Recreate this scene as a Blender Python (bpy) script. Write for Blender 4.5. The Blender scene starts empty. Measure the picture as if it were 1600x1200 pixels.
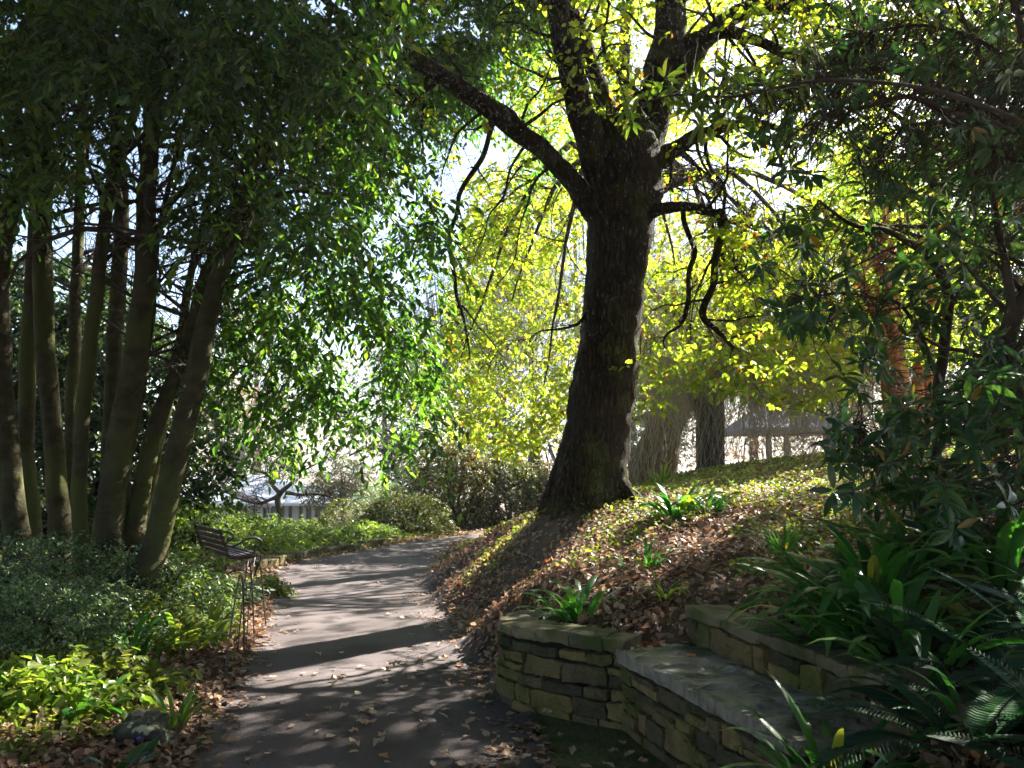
import bpy, bmesh, math, random
import numpy as np
from mathutils import Vector, noise
R = math.radians
rs = np.random.RandomState(7)
random.seed(7)
sc = bpy.context.scene
COL = sc.collection

# ------------------------------------------------------------------ camera, sky, sun, exposure
F = 1256.0
CAMZ = 1.55
PITCH = math.atan(130 / F)
cam_d = bpy.data.cameras.new('camera'); cam = bpy.data.objects.new('camera', cam_d); COL.objects.link(cam)
cam.location = (0, 0, CAMZ); cam.rotation_euler = (math.pi / 2 + PITCH, 0, 0)
cam_d.lens = F / 1600 * 36; cam_d.clip_end = 3000; cam_d.clip_start = 0.05
sc.camera = cam
SUN_AZ, SUN_EL = R(43), R(40)          # azimuth measured from +Y towards +X
w = bpy.data.worlds.new('World'); sc.world = w; w.use_nodes = True
nt = w.node_tree
sky = nt.nodes.new('ShaderNodeTexSky'); sky.sky_type = 'NISHITA'; sky.sun_disc = False
sky.sun_elevation = SUN_EL; sky.sun_rotation = SUN_AZ; sky.dust_density = 1.5; sky.air_density = 1.0
nt.links.new(sky.outputs[0], nt.nodes['Background'].inputs[0]); nt.nodes['Background'].inputs[1].default_value = 0.055
sd = bpy.data.lights.new('sun', 'SUN'); sd.energy = 5.0; sd.angle = R(0.5); sd.color = (1, .94, .84)
sun = bpy.data.objects.new('sun', sd); COL.objects.link(sun)
sdir = Vector((math.sin(SUN_AZ) * math.cos(SUN_EL), math.cos(SUN_AZ) * math.cos(SUN_EL), math.sin(SUN_EL)))
sun.rotation_euler = sdir.to_track_quat('Z', 'Y').to_euler()
sc.view_settings.view_transform = 'Standard'; sc.view_settings.look = 'None'
sc.view_settings.exposure = 2.72; sc.view_settings.gamma = 1.0
cy = sc.cycles
cy.max_bounces = 7; cy.diffuse_bounces = 4; cy.glossy_bounces = 2; cy.transmission_bounces = 4; cy.transparent_max_bounces = 6
cy.volume_bounces = 0
HAZE = .0006
cy.caustics_reflective = False; cy.caustics_refractive = False
cy.use_adaptive_sampling = True; cy.adaptive_threshold = 0.02

# ------------------------------------------------------------------ pixels to points
CP, SP = math.cos(PITCH), math.sin(PITCH)
def P(px, py, d):
    u = (px - 800) / F; v = (600 - py) / F
    yy = CP - v * SP; zz = SP + v * CP
    k = d / yy
    return Vector((u * k, d, CAMZ + zz * k))
def Pn(px, py, d):
    u = (px - 800) / F; v = (600 - py) / F
    yy = CP - v * SP; zz = SP + v * CP
    k = d / yy
    return np.stack([u * k, d + 0 * k, CAMZ + zz * k], 1)
def pxm(d): return d / F                # metres per photo pixel at depth d

# ------------------------------------------------------------------ object helpers
def tag(o, label=None, cat=None, group=None, kind=None):
    if label: o['label'] = label
    if cat: o['category'] = cat
    if group: o['group'] = group
    if kind: o['kind'] = kind
    return o
def thing(name, label, cat, loc=(0, 0, 0), group=None):
    o = bpy.data.objects.new(name, None); COL.objects.link(o); o.location = loc
    o.empty_display_size = .2
    return tag(o, label, cat, group)
def link(name, me, mat, parent=None):
    o = bpy.data.objects.new(name, me); COL.objects.link(o)
    if mat is not None and len(me.materials) == 0: me.materials.append(mat)
    if parent is not None:
        o.parent = parent
        if parent.parent is None: o.matrix_parent_inverse.translation = -Vector(parent.location)
    return o
def np_mesh(name, V, Fc, smooth=False, rnd=None):
    """V (n,3); Fc list of (m,k) int arrays"""
    me = bpy.data.meshes.new(name)
    V = np.asarray(V, dtype=np.float32)
    me.vertices.add(len(V)); me.vertices.foreach_set('co', V.ravel())
    loops = np.concatenate([f.ravel() for f in Fc]).astype(np.int32)
    tot = np.concatenate([np.full(len(f), f.shape[1], dtype=np.int32) for f in Fc])
    st = np.concatenate([[0], np.cumsum(tot)[:-1]]).astype(np.int32)
    me.loops.add(len(loops)); me.loops.foreach_set('vertex_index', loops)
    me.polygons.add(len(tot)); me.polygons.foreach_set('loop_start', st)
    if smooth: me.polygons.foreach_set('use_smooth', np.ones(len(tot), dtype=bool))
    me.update(calc_edges=True)
    if rnd is not None:
        a = me.attributes.new('rnd', 'FLOAT', 'FACE'); a.data.foreach_set('value', np.asarray(rnd, dtype=np.float32))
    return me
class MB:
    """collects vertices and faces for one mesh"""
    def __init__(s): s.v = []; s.f = []; s.n = 0; s.rn = []
    def add(s, V, faces):
        s.v.append(np.asarray(V, dtype=float).reshape(-1, 3)); o = s.n
        for f in faces: s.f.append([i + o for i in f])
        s.n += len(s.v[-1])
    def tube(s, pts, rad, sides=8, rough=0.0, cap=True):
        pts = [Vector(p) for p in pts]; n = len(pts)
        base = s.n; V = []
        t = (pts[1] - pts[0]).normalized()
        a = t.orthogonal().normalized()
        for i in range(n):
            t = (pts[min(i + 1, n - 1)] - pts[max(i - 1, 0)]).normalized()
            a = (a - t * a.dot(t)).normalized(); b = t.cross(a)
            for k in range(sides):
                th = 2 * math.pi * k / sides
                r = rad[i]
                q = pts[i] + (a * math.cos(th) + b * math.sin(th)) * r
                if rough:
                    q += (a * math.cos(th) + b * math.sin(th)) * r * rough * (noise.noise(q * (1.2 / max(r, .05))) + .5 * noise.noise(q * (3 / max(r, .05))))
                V.append(q)
        fs = []
        for i in range(n - 1):
            for k in range(sides):
                k2 = (k + 1) % sides
                fs.append([i * sides + k, i * sides + k2, (i + 1) * sides + k2, (i + 1) * sides + k])
        if cap:
            fs.append([(n - 1) * sides + k for k in range(sides)]); fs.append([k for k in reversed(range(sides))])
        s.add([list(q) for q in V], fs)
    def box(s, c, sx, sy, sz, ux=(1, 0, 0), uy=(0, 1, 0), uz=(0, 0, 1)):
        c = Vector(c); ux = Vector(ux); uy = Vector(uy); uz = Vector(uz); V = []
        for k in (-1, 1):
            for j in (-1, 1):
                for i in (-1, 1):
                    V.append(list(c + ux * (i * sx / 2) + uy * (j * sy / 2) + uz * (k * sz / 2)))
        s.add(V, [[0, 2, 3, 1], [4, 5, 7, 6], [0, 1, 5, 4], [2, 6, 7, 3], [0, 4, 6, 2], [1, 3, 7, 5]])
    def build(s, name, mat, parent=None, smooth=True, bevel=0):
        V = np.concatenate(s.v)
        me = bpy.data.meshes.new(name); me.from_pydata(V.tolist(), [], s.f); me.update()
        if smooth: me.polygons.foreach_set('use_smooth', np.ones(len(me.polygons), dtype=bool))
        if len(s.rn) == len(me.polygons) and s.rn: me.attributes.new('rnd', 'FLOAT', 'FACE').data.foreach_set('value', np.array(s.rn, dtype=np.float32))
        o = link(name, me, mat, parent)
        if bevel:
            m = o.modifiers.new('bevel', 'BEVEL'); m.width = bevel; m.segments = 2; m.limit_method = 'ANGLE'
        return o
def smooth_path(pts, k=4):
    """Catmull-Rom through points (Vectors) with values; pts list of tuples of floats"""
    a = np.array(pts, dtype=float); out = []
    n = len(a)
    for i in range(n - 1):
        p0 = a[max(i - 1, 0)]; p1 = a[i]; p2 = a[i + 1]; p3 = a[min(i + 2, n - 1)]
        for j in range(k):
            t = j / k
            out.append(.5 * ((2 * p1) + (-p0 + p2) * t + (2 * p0 - 5 * p1 + 4 * p2 - p3) * t * t + (-p0 + 3 * p1 - 3 * p2 + p3) * t ** 3))
    out.append(a[-1]); return np.array(out)
def limb(mb, pix, sides=10, rough=.12, k=5, wob=0.0):
    """pix: (px,py,depth,width_px) points"""
    w3 = [tuple(P(a, b, d)) + (wd * pxm(d) / 2,) for a, b, d, wd in pix]
    s = smooth_path(w3, k)
    if wob:
        for i in range(1, len(s) - 1):
            q = Vector(s[i, :3]); nv = noise.noise_vector(q * 2.3)
            s[i, :3] += np.array(nv) * wob
    mb.tube([s[i, :3] for i in range(len(s))], s[:, 3], sides, rough)
    return s

# ------------------------------------------------------------------ materials
MATS = {}
def mat_new(name):
    m = bpy.data.materials.new(name); m.use_nodes = True; n = m.node_tree
    return m, n, n.nodes['Principled BSDF'], n.nodes['Material Output']
def ramp(n, stops, src=None):
    r = n.nodes.new('ShaderNodeValToRGB'); cr = r.color_ramp
    while len(cr.elements) < len(stops): cr.elements.new(.5)
    for e, (p, c) in zip(cr.elements, stops):
        e.position = p; e.color = (*c, 1) if len(c) == 3 else c
    if src is not None: n.links.new(src, r.inputs[0])
    return r
def leafmat(name, stops, trans=.45, tcol=None, rough=.45, spec=.4):
    m, n, b, out = mat_new(name)
    at = n.nodes.new('ShaderNodeAttribute'); at.attribute_name = 'rnd'
    r = ramp(n, stops, at.outputs['Fac'])
    n.links.new(r.outputs[0], b.inputs['Base Color']); b.inputs['Roughness'].default_value = rough
    b.inputs['Specular IOR Level'].default_value = spec
    tr = n.nodes.new('ShaderNodeBsdfTranslucent')
    mul = n.nodes.new('ShaderNodeMix'); mul.data_type = 'RGBA'; mul.blend_type = 'MULTIPLY'; mul.inputs[0].default_value = 1
    n.links.new(r.outputs[0], mul.inputs[6]); mul.inputs[7].default_value = (*(tcol or (2.4, 2.2, .9)), 1)
    mul.clamp_result = False
    n.links.new(mul.outputs[2], tr.inputs[0])
    mx = n.nodes.new('ShaderNodeMixShader'); mx.inputs[0].default_value = trans
    n.links.new(b.outputs[0], mx.inputs[1]); n.links.new(tr.outputs[0], mx.inputs[2]); n.links.new(mx.outputs[0], out.inputs[0])
    return m
def noise_mat(name, c1, c2, scale=5, rough=.85, bump=.3, bscale=None, c3=None, stretch=(1, 1, 1), spec=.3, moss=None, mscale=2.0, mlo=.48, mhi=.6, bdist=.02, vary=None):
    m, n, b, out = mat_new(name)
    tc = n.nodes.new('ShaderNodeTexCoord'); mp = n.nodes.new('ShaderNodeMapping'); mp.inputs['Scale'].default_value = stretch
    n.links.new(tc.outputs['Object'], mp.inputs[0])
    nz = n.nodes.new('ShaderNodeTexNoise'); nz.inputs['Scale'].default_value = scale; nz.inputs['Detail'].default_value = 8; nz.inputs['Roughness'].default_value = .65
    n.links.new(mp.outputs[0], nz.inputs['Vector'])
    st = [(.3, c1), (.7, c2)] if c3 is None else [(.25, c1), (.5, c2), (.75, c3)]
    r = ramp(n, st, nz.outputs[0]); colr = r.outputs[0]
    if moss:
        n2 = n.nodes.new('ShaderNodeTexNoise'); n2.inputs['Scale'].default_value = mscale; n2.inputs['Detail'].default_value = 6
        n.links.new(tc.outputs['Object'], n2.inputs['Vector'])
        r2 = ramp(n, [(mlo, (0, 0, 0)), (mhi, (1, 1, 1))], n2.outputs[0])
        mx = n.nodes.new('ShaderNodeMix'); mx.data_type = 'RGBA'
        n.links.new(r2.outputs[0], mx.inputs[0]); n.links.new(colr, mx.inputs[6]); mx.inputs[7].default_value = (*moss, 1)
        colr = mx.outputs[2]
    if vary:
        at = n.nodes.new('ShaderNodeAttribute'); at.attribute_name = 'rnd'; r9 = ramp(n, vary, at.outputs['Fac'])
        mx = n.nodes.new('ShaderNodeMix'); mx.data_type = 'RGBA'; mx.blend_type = 'MULTIPLY'; mx.inputs[0].default_value = 1
        n.links.new(colr, mx.inputs[6]); n.links.new(r9.outputs[0], mx.inputs[7]); colr = mx.outputs[2]
    n.links.new(colr, b.inputs['Base Color']); b.inputs['Roughness'].default_value = rough; b.inputs['Specular IOR Level'].default_value = spec
    if bump:
        nb = n.nodes.new('ShaderNodeTexNoise'); nb.inputs['Scale'].default_value = bscale or scale * 4; nb.inputs['Detail'].default_value = 8
        n.links.new(mp.outputs[0], nb.inputs['Vector'])
        bp = n.nodes.new('ShaderNodeBump'); bp.inputs['Strength'].default_value = bump; bp.inputs['Distance'].default_value = bdist
        n.links.new(nb.outputs[0], bp.inputs['Height']); n.links.new(bp.outputs[0], b.inputs['Normal'])
    return m
def bark_mat(name, c1, c2, moss=None, stretch=(5, 5, 1), scale=4, bump=.9, mlo=.5, mhi=.62, bdist=.05):
    m, n, b, out = mat_new(name)
    tc = n.nodes.new('ShaderNodeTexCoord'); mp = n.nodes.new('ShaderNodeMapping'); mp.inputs['Scale'].default_value = stretch
    n.links.new(tc.outputs['Object'], mp.inputs[0])
    vo = n.nodes.new('ShaderNodeTexVoronoi'); vo.inputs['Scale'].default_value = scale; vo.feature = 'DISTANCE_TO_EDGE'
    nz = n.nodes.new('ShaderNodeTexNoise'); nz.inputs['Scale'].default_value = scale * 1.3; nz.inputs['Detail'].default_value = 5; nz.inputs['Distortion'].default_value = .6
    # warp the cells so the plates are irregular
    ad = n.nodes.new('ShaderNodeVectorMath'); ad.operation = 'ADD'; sc_ = n.nodes.new('ShaderNodeVectorMath'); sc_.operation = 'SCALE'; sc_.inputs['Scale'].default_value = .35
    n.links.new(mp.outputs[0], nz.inputs['Vector']); n.links.new(nz.outputs['Color'], sc_.inputs[0]); n.links.new(mp.outputs[0], ad.inputs[0]); n.links.new(sc_.outputs[0], ad.inputs[1])
    n.links.new(ad.outputs[0], vo.inputs['Vector'])
    r = ramp(n, [(.3, c1), (.72, c2)], nz.outputs[0]); colr = r.outputs[0]
    if moss:
        n2 = n.nodes.new('ShaderNodeTexNoise'); n2.inputs['Scale'].default_value = 1.6; n2.inputs['Detail'].default_value = 7
        n.links.new(tc.outputs['Object'], n2.inputs['Vector'])
        r2 = ramp(n, [(mlo, (0, 0, 0)), (mhi, (1, 1, 1))], n2.outputs[0])
        mx = n.nodes.new('ShaderNodeMix'); mx.data_type = 'RGBA'
        n.links.new(r2.outputs[0], mx.inputs[0]); n.links.new(colr, mx.inputs[6]); mx.inputs[7].default_value = (*moss, 1); colr = mx.outputs[2]
    n.links.new(colr, b.inputs['Base Color']); b.inputs['Roughness'].default_value = .9; b.inputs['Specular IOR Level'].default_value = .12
    r3 = ramp(n, [(0, (0, 0, 0)), (.14, (1, 1, 1))], vo.outputs['Distance'])
    ma = n.nodes.new('ShaderNodeMath'); ma.operation = 'MULTIPLY_ADD'; n.links.new(nz.outputs[0], ma.inputs[0]); ma.inputs[1].default_value = .4
    n.links.new(r3.outputs[0], ma.inputs[2])
    bp = n.nodes.new('ShaderNodeBump'); bp.inputs['Strength'].default_value = bump; bp.inputs['Distance'].default_value = bdist
    n.links.new(ma.outputs[0], bp.inputs['Height']); n.links.new(bp.outputs[0], b.inputs['Normal'])
    return m

M_oakbark = bark_mat('oak bark', (.02, .015, .009), (.07, .05, .03), moss=(.07, .075, .02), stretch=(3.6, 3.6, .7), scale=5.2, bump=1.0, bdist=.05)
M_stem = noise_mat('smooth laurel bark', (.027, .026, .014), (.085, .074, .038), spec=.1, scale=3, bump=.5, bscale=12, stretch=(1.6, 1.6, 2.2), moss=(.075, .085, .025), mscale=1.2, bdist=.03)
M_twig = noise_mat('dark twig bark', (.03, .023, .016), (.08, .06, .04), scale=9, bump=.2)
M_rtwig = noise_mat('rhododendron bark', (.035, .025, .018), (.09, .065, .045), scale=9, bump=.2)
M_greybark = bark_mat('grey furrowed bark', (.07, .055, .045), (.2, .16, .13), stretch=(5, 5, .8), scale=3)
M_orange = noise_mat('orange smooth bark', (.35, .11, .035), (.55, .24, .09), scale=3, bump=.5, stretch=(2, 2, .7), moss=(.13, .07, .04), mscale=2.5, mlo=.45, mhi=.6)
M_willow = noise_mat('willow twig', (.34, .29, .25), (.55, .48, .43), scale=5, bump=0)
M_ground = noise_mat('leaf mould soil', (.035, .022, .014), (.10, .062, .038), scale=6, bump=.6, bscale=30, c3=(.05, .055, .018))
M_grassland = noise_mat('grass field', (.05, .09, .02), (.10, .14, .035), scale=2, bump=.3)
M_path = noise_mat('worn asphalt path', (.062, .052, .052), (.13, .110, .110), scale=60, rough=.95, bump=.9, bscale=120, c3=(.092, .078, .077), moss=(.068, .056, .055), mscale=1.1, mlo=.4, mhi=.7, spec=.12, bdist=.006)
M_stone = noise_mat('mossy sandstone', (.06, .053, .034), (.17, .145, .085), scale=7, bump=1.0, bscale=22, c3=(.12, .12, .055), moss=(.06, .085, .022), mscale=3.0, mlo=.5, mhi=.66, bdist=.035, vary=[(0, (.35, .35, .34)), (.3, (.7, .66, .6)), (.55, (1.15, .95, .65)), (.8, (1.4, 1.2, .9)), (1, (.6, .75, .5))])
M_slab = noise_mat('riven grey slab', (.09, .08, .065), (.27, .245, .20), scale=7, rough=.55, bump=1.0, bscale=11, c3=(.14, .137, .115), stretch=(1, 2.0, 1), spec=.5, bdist=.05, moss=(.07, .075, .035), mscale=3.5, mlo=.52, mhi=.68)
M_cap = noise_mat('lichened coping stone', (.09, .08, .055), (.22, .19, .13), scale=6, bump=.6, bscale=22, c3=(.13, .13, .075), moss=(.085, .1, .035), mscale=3, bdist=.03, vary=[(0, (.6, .6, .6)), (.5, (.9, .85, .75)), (1, (1.1, 1.05, .9))])
M_core = noise_mat('dark joint soil', (.008, .008, .006), (.02, .022, .012), scale=12, bump=.5)
M_moss = noise_mat('mossy paving', (.02, .03, .008), (.085, .10, .028), scale=13, bump=1.0, bscale=40, c3=(.055, .05, .03), bdist=.03, moss=(.035, .055, .012), mscale=5, stretch=(1, 1, 1))
M_iron = noise_mat('painted black iron', (.012, .012, .013), (.03, .03, .032), scale=20, rough=.4, bump=.1, spec=.5)
M_slat = noise_mat('dark weathered timber', (.035, .022, .016), (.085, .055, .042), scale=6, rough=.55, bump=.2, stretch=(1, 6, 6), spec=.5)
M_rust = noise_mat('rusty wire', (.05, .025, .018), (.14, .08, .06), scale=30, rough=.38, bump=.2, spec=.8)
M_white = noise_mat('white painted wall', (.55, .55, .55), (.75, .75, .74), scale=1, bump=0)
M_roofw = noise_mat('pale metal roof', (.6, .61, .64), (.78, .79, .8), scale=1, bump=0, rough=.5)
M_glass, _n, _b, _o = mat_new('dark glazing'); _b.inputs['Base Color'].default_value = (.2, .24, .24, 1); _b.inputs['Roughness'].default_value = .15
M_brown = noise_mat('haze-paled brown timber', (.14, .10, .08), (.22, .16, .13), scale=3, bump=.2)  # brown lightened so distance haze sits in the colour
M_roofg = noise_mat('haze-paled blue slate roof', (.22, .24, .28), (.32, .34, .38), scale=3, bump=.2)  # roof colour paled to look hazy
M_rock = noise_mat('lichened boulder', (.03, .032, .024), (.085, .085, .06), scale=5, bump=.8, bscale=18, moss=(.42, .42, .25), mscale=9, mlo=.56, mhi=.6)
M_petal, _n, _b, _o = mat_new('violet petals'); _b.inputs['Base Color'].default_value = (.15, .08, .5, 1)

L_laurel = leafmat('laurel leaves', [(0, (.02, .05, .016)), (.55, (.04, .095, .022)), (.85, (.08, .15, .028)), (1, (.14, .17, .03))], trans=.5, tcol=(3.2, 3.5, 1.0), rough=.38, spec=.9)  # lightest leaf tones imitate leaves caught by the sun
L_oak = leafmat('yellow green oak leaves', [(0, (.17, .25, .03)), (.5, (.27, .32, .04)), (.93, (.37, .36, .05)), (.975, (.3, .12, .03)), (1, (.25, .07, .02))], trans=.7, tcol=(1.8, 1.95, .75), rough=.5)
L_green = leafmat('mid green leaves', [(0, (.04, .09, .018)), (.6, (.08, .14, .025)), (1, (.15, .17, .03))], trans=.5, tcol=(2.3, 2.2, .8))
L_dark = leafmat('dark evergreen leaves', [(0, (.015, .04, .014)), (1, (.045, .085, .025))], trans=.3, rough=.4)
L_rhod = leafmat('rhododendron leaves', [(0, (.018, .055, .024)), (.7, (.035, .085, .03)), (.97, (.07, .12, .03)), (1, (.28, .12, .03))], trans=.3, tcol=(2.2, 2.6, .8), rough=.33, spec=.6)
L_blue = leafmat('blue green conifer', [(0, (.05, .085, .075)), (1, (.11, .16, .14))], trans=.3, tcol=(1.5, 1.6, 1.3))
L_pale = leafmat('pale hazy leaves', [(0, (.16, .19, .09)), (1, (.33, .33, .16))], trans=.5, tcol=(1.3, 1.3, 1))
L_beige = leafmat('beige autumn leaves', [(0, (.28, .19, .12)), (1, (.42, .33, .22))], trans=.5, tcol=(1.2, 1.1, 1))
L_silver = leafmat('small silvery green leaves', [(0, (.05, .085, .04)), (.6, (.12, .18, .09)), (1, (.3, .36, .22))], trans=.4, tcol=(1.6, 1.8, .9), rough=.3, spec=.7)
L_azalea = leafmat('azalea leaves', [(0, (.03, .06, .015)), (.7, (.08, .11, .022)), (1, (.15, .12, .03))], trans=.45, tcol=(1.8, 1.6, .8))
L_redaz = leafmat('reddish azalea leaves', [(0, (.035, .065, .018)), (.8, (.08, .10, .028)), (1, (.2, .09, .05))], trans=.45, tcol=(1.8, 1.4, .8))
L_ivy = leafmat('ground cover leaves', [(0, (.06, .11, .02)), (.6, (.13, .17, .03)), (1, (.24, .25, .05))], trans=.5, tcol=(1.9, 1.9, .8))
L_bright = leafmat('bright lime leaves', [(0, (.09, .17, .03)), (.6, (.17, .25, .04)), (1, (.28, .3, .07))], trans=.5, tcol=(1.7, 1.8, .7), rough=.35)
L_strap = leafmat('strap leaves', [(0, (.03, .11, .028)), (.7, (.055, .17, .035)), (.96, (.10, .20, .04)), (1, (.4, .3, .05))], trans=.4, tcol=(1.9, 2.3, .7), rough=.3, spec=.6)
L_fern = leafmat('fern fronds', [(0, (.018, .06, .03)), (.97, (.04, .10, .05)), (1, (.2, .14, .05))], trans=.35, tcol=(1.8, 2.2, 1), rough=.65, spec=.2)
L_litter = leafmat('dry fallen leaves', [(0, (.07, .038, .024)), (.3, (.17, .095, .06)), (.6, (.32, .20, .125)), (.80, (.50, .38, .27)), (.88, (.40, .15, .05)), (1, (.36, .09, .03))], trans=.3, tcol=(1.2, 1.1, 1), rough=.55)
L_orange = leafmat('orange dead leaf', [(0, (.5, .14, .03)), (1, (.55, .2, .04))], trans=.35, tcol=(1.3, 1.1, .8))

# ------------------------------------------------------------------ leaf scattering
T_OV = (np.array([(0, 0, 0), (.35, .5, .07), (.75, .34, .02), (1, 0, -.12), (.75, -.34, .02), (.35, -.5, .07)]), [(0, 1, 2, 3), (0, 3, 4, 5)])
_st = [(0, .04, 0), (.2, .33, .02), (.5, .5, .0), (.8, .32, -.07), (1, .0, -.16)]
_v = []; _f = []
for i, (u, hw, z) in enumerate(_st): _v += [(u, hw, z + hw * .12), (u, 0, z), (u, -hw, z + hw * .12)]
for i in range(len(_st) - 1):
    a = i * 3; _f += [(a, a + 3, a + 4, a + 1), (a + 1, a + 4, a + 5, a + 2)]
T_LONG = (np.array(_v), _f)
_st = [(0, .05, 0), (.12, .3, .05), (.3, .5, .1), (.42, .36, .07), (.58, .5, .03), (.75, .34, .08), (1, 0, .2)]
_v = []; _f = []
for i, (u, hw, z) in enumerate(_st): _v += [(u, hw, z + hw * .3), (u, 0, z), (u, -hw, z + hw * .22)]
for i in range(len(_st) - 1):
    a = i * 3; _f += [(a, a + 3, a + 4, a + 1), (a + 1, a + 4, a + 5, a + 2)]
T_LITTER = (np.array(_v), _f)
_st = [(0, .06, 0), (.33, .5, .1), (.68, .44, .05), (1, 0, .18)]
_v = []; _f = []
for i, (u, hw, z) in enumerate(_st): _v += [(u, hw, z + hw * .3), (u, 0, z), (u, -hw, z + hw * .2)]
for i in range(len(_st) - 1):
    a = i * 3; _f += [(a, a + 3, a + 4, a + 1), (a + 1, a + 4, a + 5, a + 2)]
T_LIT2 = (np.array(_v), _f)
T_FLAT = (np.array([(0, 0, 0), (.4, .5, .12), (1, 0, .1), (.5, -.5, .02)]), [(0, 1, 2, 3)])
def unit(a): return a / np.maximum(np.linalg.norm(a, axis=1, keepdims=True), 1e-9)
def leaf_mesh(name, Pp, D, N, L, W, mat, parent=None, T=T_OV, rnd=None):
    TV, TF = T; n = len(Pp); k = len(TV)
    D = unit(D); S = unit(np.cross(D, N)); N2 = np.cross(S, D)
    L = np.broadcast_to(L, (n,)); W = np.broadcast_to(W, (n,))
    V = (Pp[:, None, :] + (TV[None, :, 0] * L[:, None])[..., None] * D[:, None, :] + (TV[None, :, 1] * W[:, None])[..., None] * S[:, None, :]
         + (TV[None, :, 2] * L[:, None])[..., None] * N2[:, None, :]).reshape(-1, 3)
    Fa = np.array(TF)[None] + (np.arange(n) * k)[:, None, None]
    Fa = Fa.reshape(-1, Fa.shape[-1])
    if rnd is None: rnd = rs.rand(n)
    return link(name, np_mesh(name, V, [Fa], rnd=np.repeat(rnd, len(TF))), mat, parent)
def in_poly(x, y, poly):
    c = np.zeros(len(x), bool); j = len(poly) - 1
    for i in range(len(poly)):
        xi, yi = poly[i]; xj, yj = poly[j]
        c ^= ((yi > y) != (yj > y)) & (x < (xj - xi) * (y - yi) / (yj - yi + 1e-9) + xi); j = i
    return c
def sample_poly(poly, n):
    p = np.array(poly, float); lo = p.min(0); hi = p.max(0); out = np.zeros((0, 2))
    while len(out) < n:
        q = lo + rs.rand(n * 2, 2) * (hi - lo); q = q[in_poly(q[:, 0], q[:, 1], poly)]; out = np.concatenate([out, q])
    return out[:n]
def sun_gaps(Pp):
    """openings in the leaf canopy: drop sprays that stand between the sun and the open stretch of path, bank and verge"""
    az = SUN_AZ; s_ = Pp[:, 0] * math.cos(az) - Pp[:, 1] * math.sin(az)
    run = np.maximum(Pp[:, 2], 0) / math.tan(SUN_EL); lx = Pp[:, 0] - math.sin(az) * run; ly = Pp[:, 1] - math.cos(az) * run
    bars = np.array([noise.noise(Vector((v * 2.1, 3.7, 0))) + .5 * noise.noise(Vector((v * 6.3, 1.7, 0))) for v in s_])
    zone = (s_ > -12) & (s_ < -4.55) & (ly > 3) & (ly < 16.5) & (lx > -6.5) & (lx < 8) & (Pp[:, 2] > 1.9)
    pk = np.where(bars > .33, .9, .03); pk = np.where(lx < -3.2, np.maximum(pk, .08), pk)
    return ~zone | (rs.rand(len(Pp)) < pk)
def clumpy(Pp, scale, thr, gaps=True):
    if gaps: Pp = Pp[sun_gaps(Pp)]
    keep = [noise.noise(Vector(p) * scale) > thr for p in Pp]; return Pp[np.array(keep)]
def sprays(C, K, ln, droop=.5, spread=1.0, bias=None):
    """leafy twigs: centre points C, K leaves each. returns leaf arrays + twig polylines"""
    m = len(C)
    th = rs.rand(m) * 2 * math.pi
    A = np.stack([np.cos(th), np.sin(th), rs.uniform(-.5, .3, m)], 1)
    if bias is not None: A = A * spread + np.array(bias)
    A = unit(A); ln = ln * rs.uniform(.6, 1.3, m)
    t = (np.arange(K) + .5) / K
    pos = C[:, None, :] + A[:, None, :] * (t[None, :, None] * ln[:, None, None])
    pos[:, :, 2] -= droop * (t[None] ** 2) * ln[:, None]
    side = unit(np.cross(A, np.array([0, 0, 1.0])))
    sg = np.where(np.arange(K) % 2 == 0, 1, -1)
    tan = A[:, None, :] - np.array([0, 0, 1.0]) * (2 * droop * t[None, :, None])
    D = tan * .6 + side[:, None, :] * sg[None, :, None] * .8 + rs.normal(0, .35, (m, K, 3)); D[:, :, 2] -= .25
    N = np.array([0, 0, 1.0]) + rs.normal(0, .45, (m, K, 3))
    pos = pos + rs.normal(0, .012, pos.shape)
    tw = np.stack([C, C + A * (ln * .5)[:, None] - np.array([0, 0, 1]) * (droop * .25 * ln)[:, None], C + A * ln[:, None] - np.array([0, 0, 1]) * (droop * ln)[:, None]], 1)
    return pos.reshape(-1, 3), D.reshape(-1, 3), N.reshape(-1, 3), tw
def twig_mesh(name, tw, r, mat, parent=None):
    """thin three-sided twigs, tw (m,k,3)"""
    m, k, _ = tw.shape
    d = unit((tw[:, -1] - tw[:, 0])); a = unit(np.cross(d, np.array([.3, .2, 1.0]))); b = np.cross(d, a)
    r = np.broadcast_to(r, (m,)); rr = np.linspace(1, .45, k)
    V = np.stack([tw + (a * math.cos(q) + b * math.sin(q))[:, None, :] * (r[:, None] * rr[None])[..., None] for q in (0, 2.09, 4.19)], 2)  # m,k,3,3
    V = V.reshape(-1, 3); f = []
    for i in range(k - 1):
        for j in range(3): f.append((i * 3 + j, i * 3 + (j + 1) % 3, (i + 1) * 3 + (j + 1) % 3, (i + 1) * 3 + j))
    Fa = (np.array(f)[None] + (np.arange(m) * k * 3)[:, None, None]).reshape(-1, 4)
    return link(name, np_mesh(name, V, [Fa], smooth=True), mat, parent)
def blob_points(c, r, n, shell=.5):
    """points in an ellipsoid, denser towards the skin"""
    d = unit(rs.normal(0, 1, (n, 3))); q = rs.rand(n) ** (1 / (3 + shell * 6))
    return np.array(c) + d * q[:, None] * np.array(r)
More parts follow.
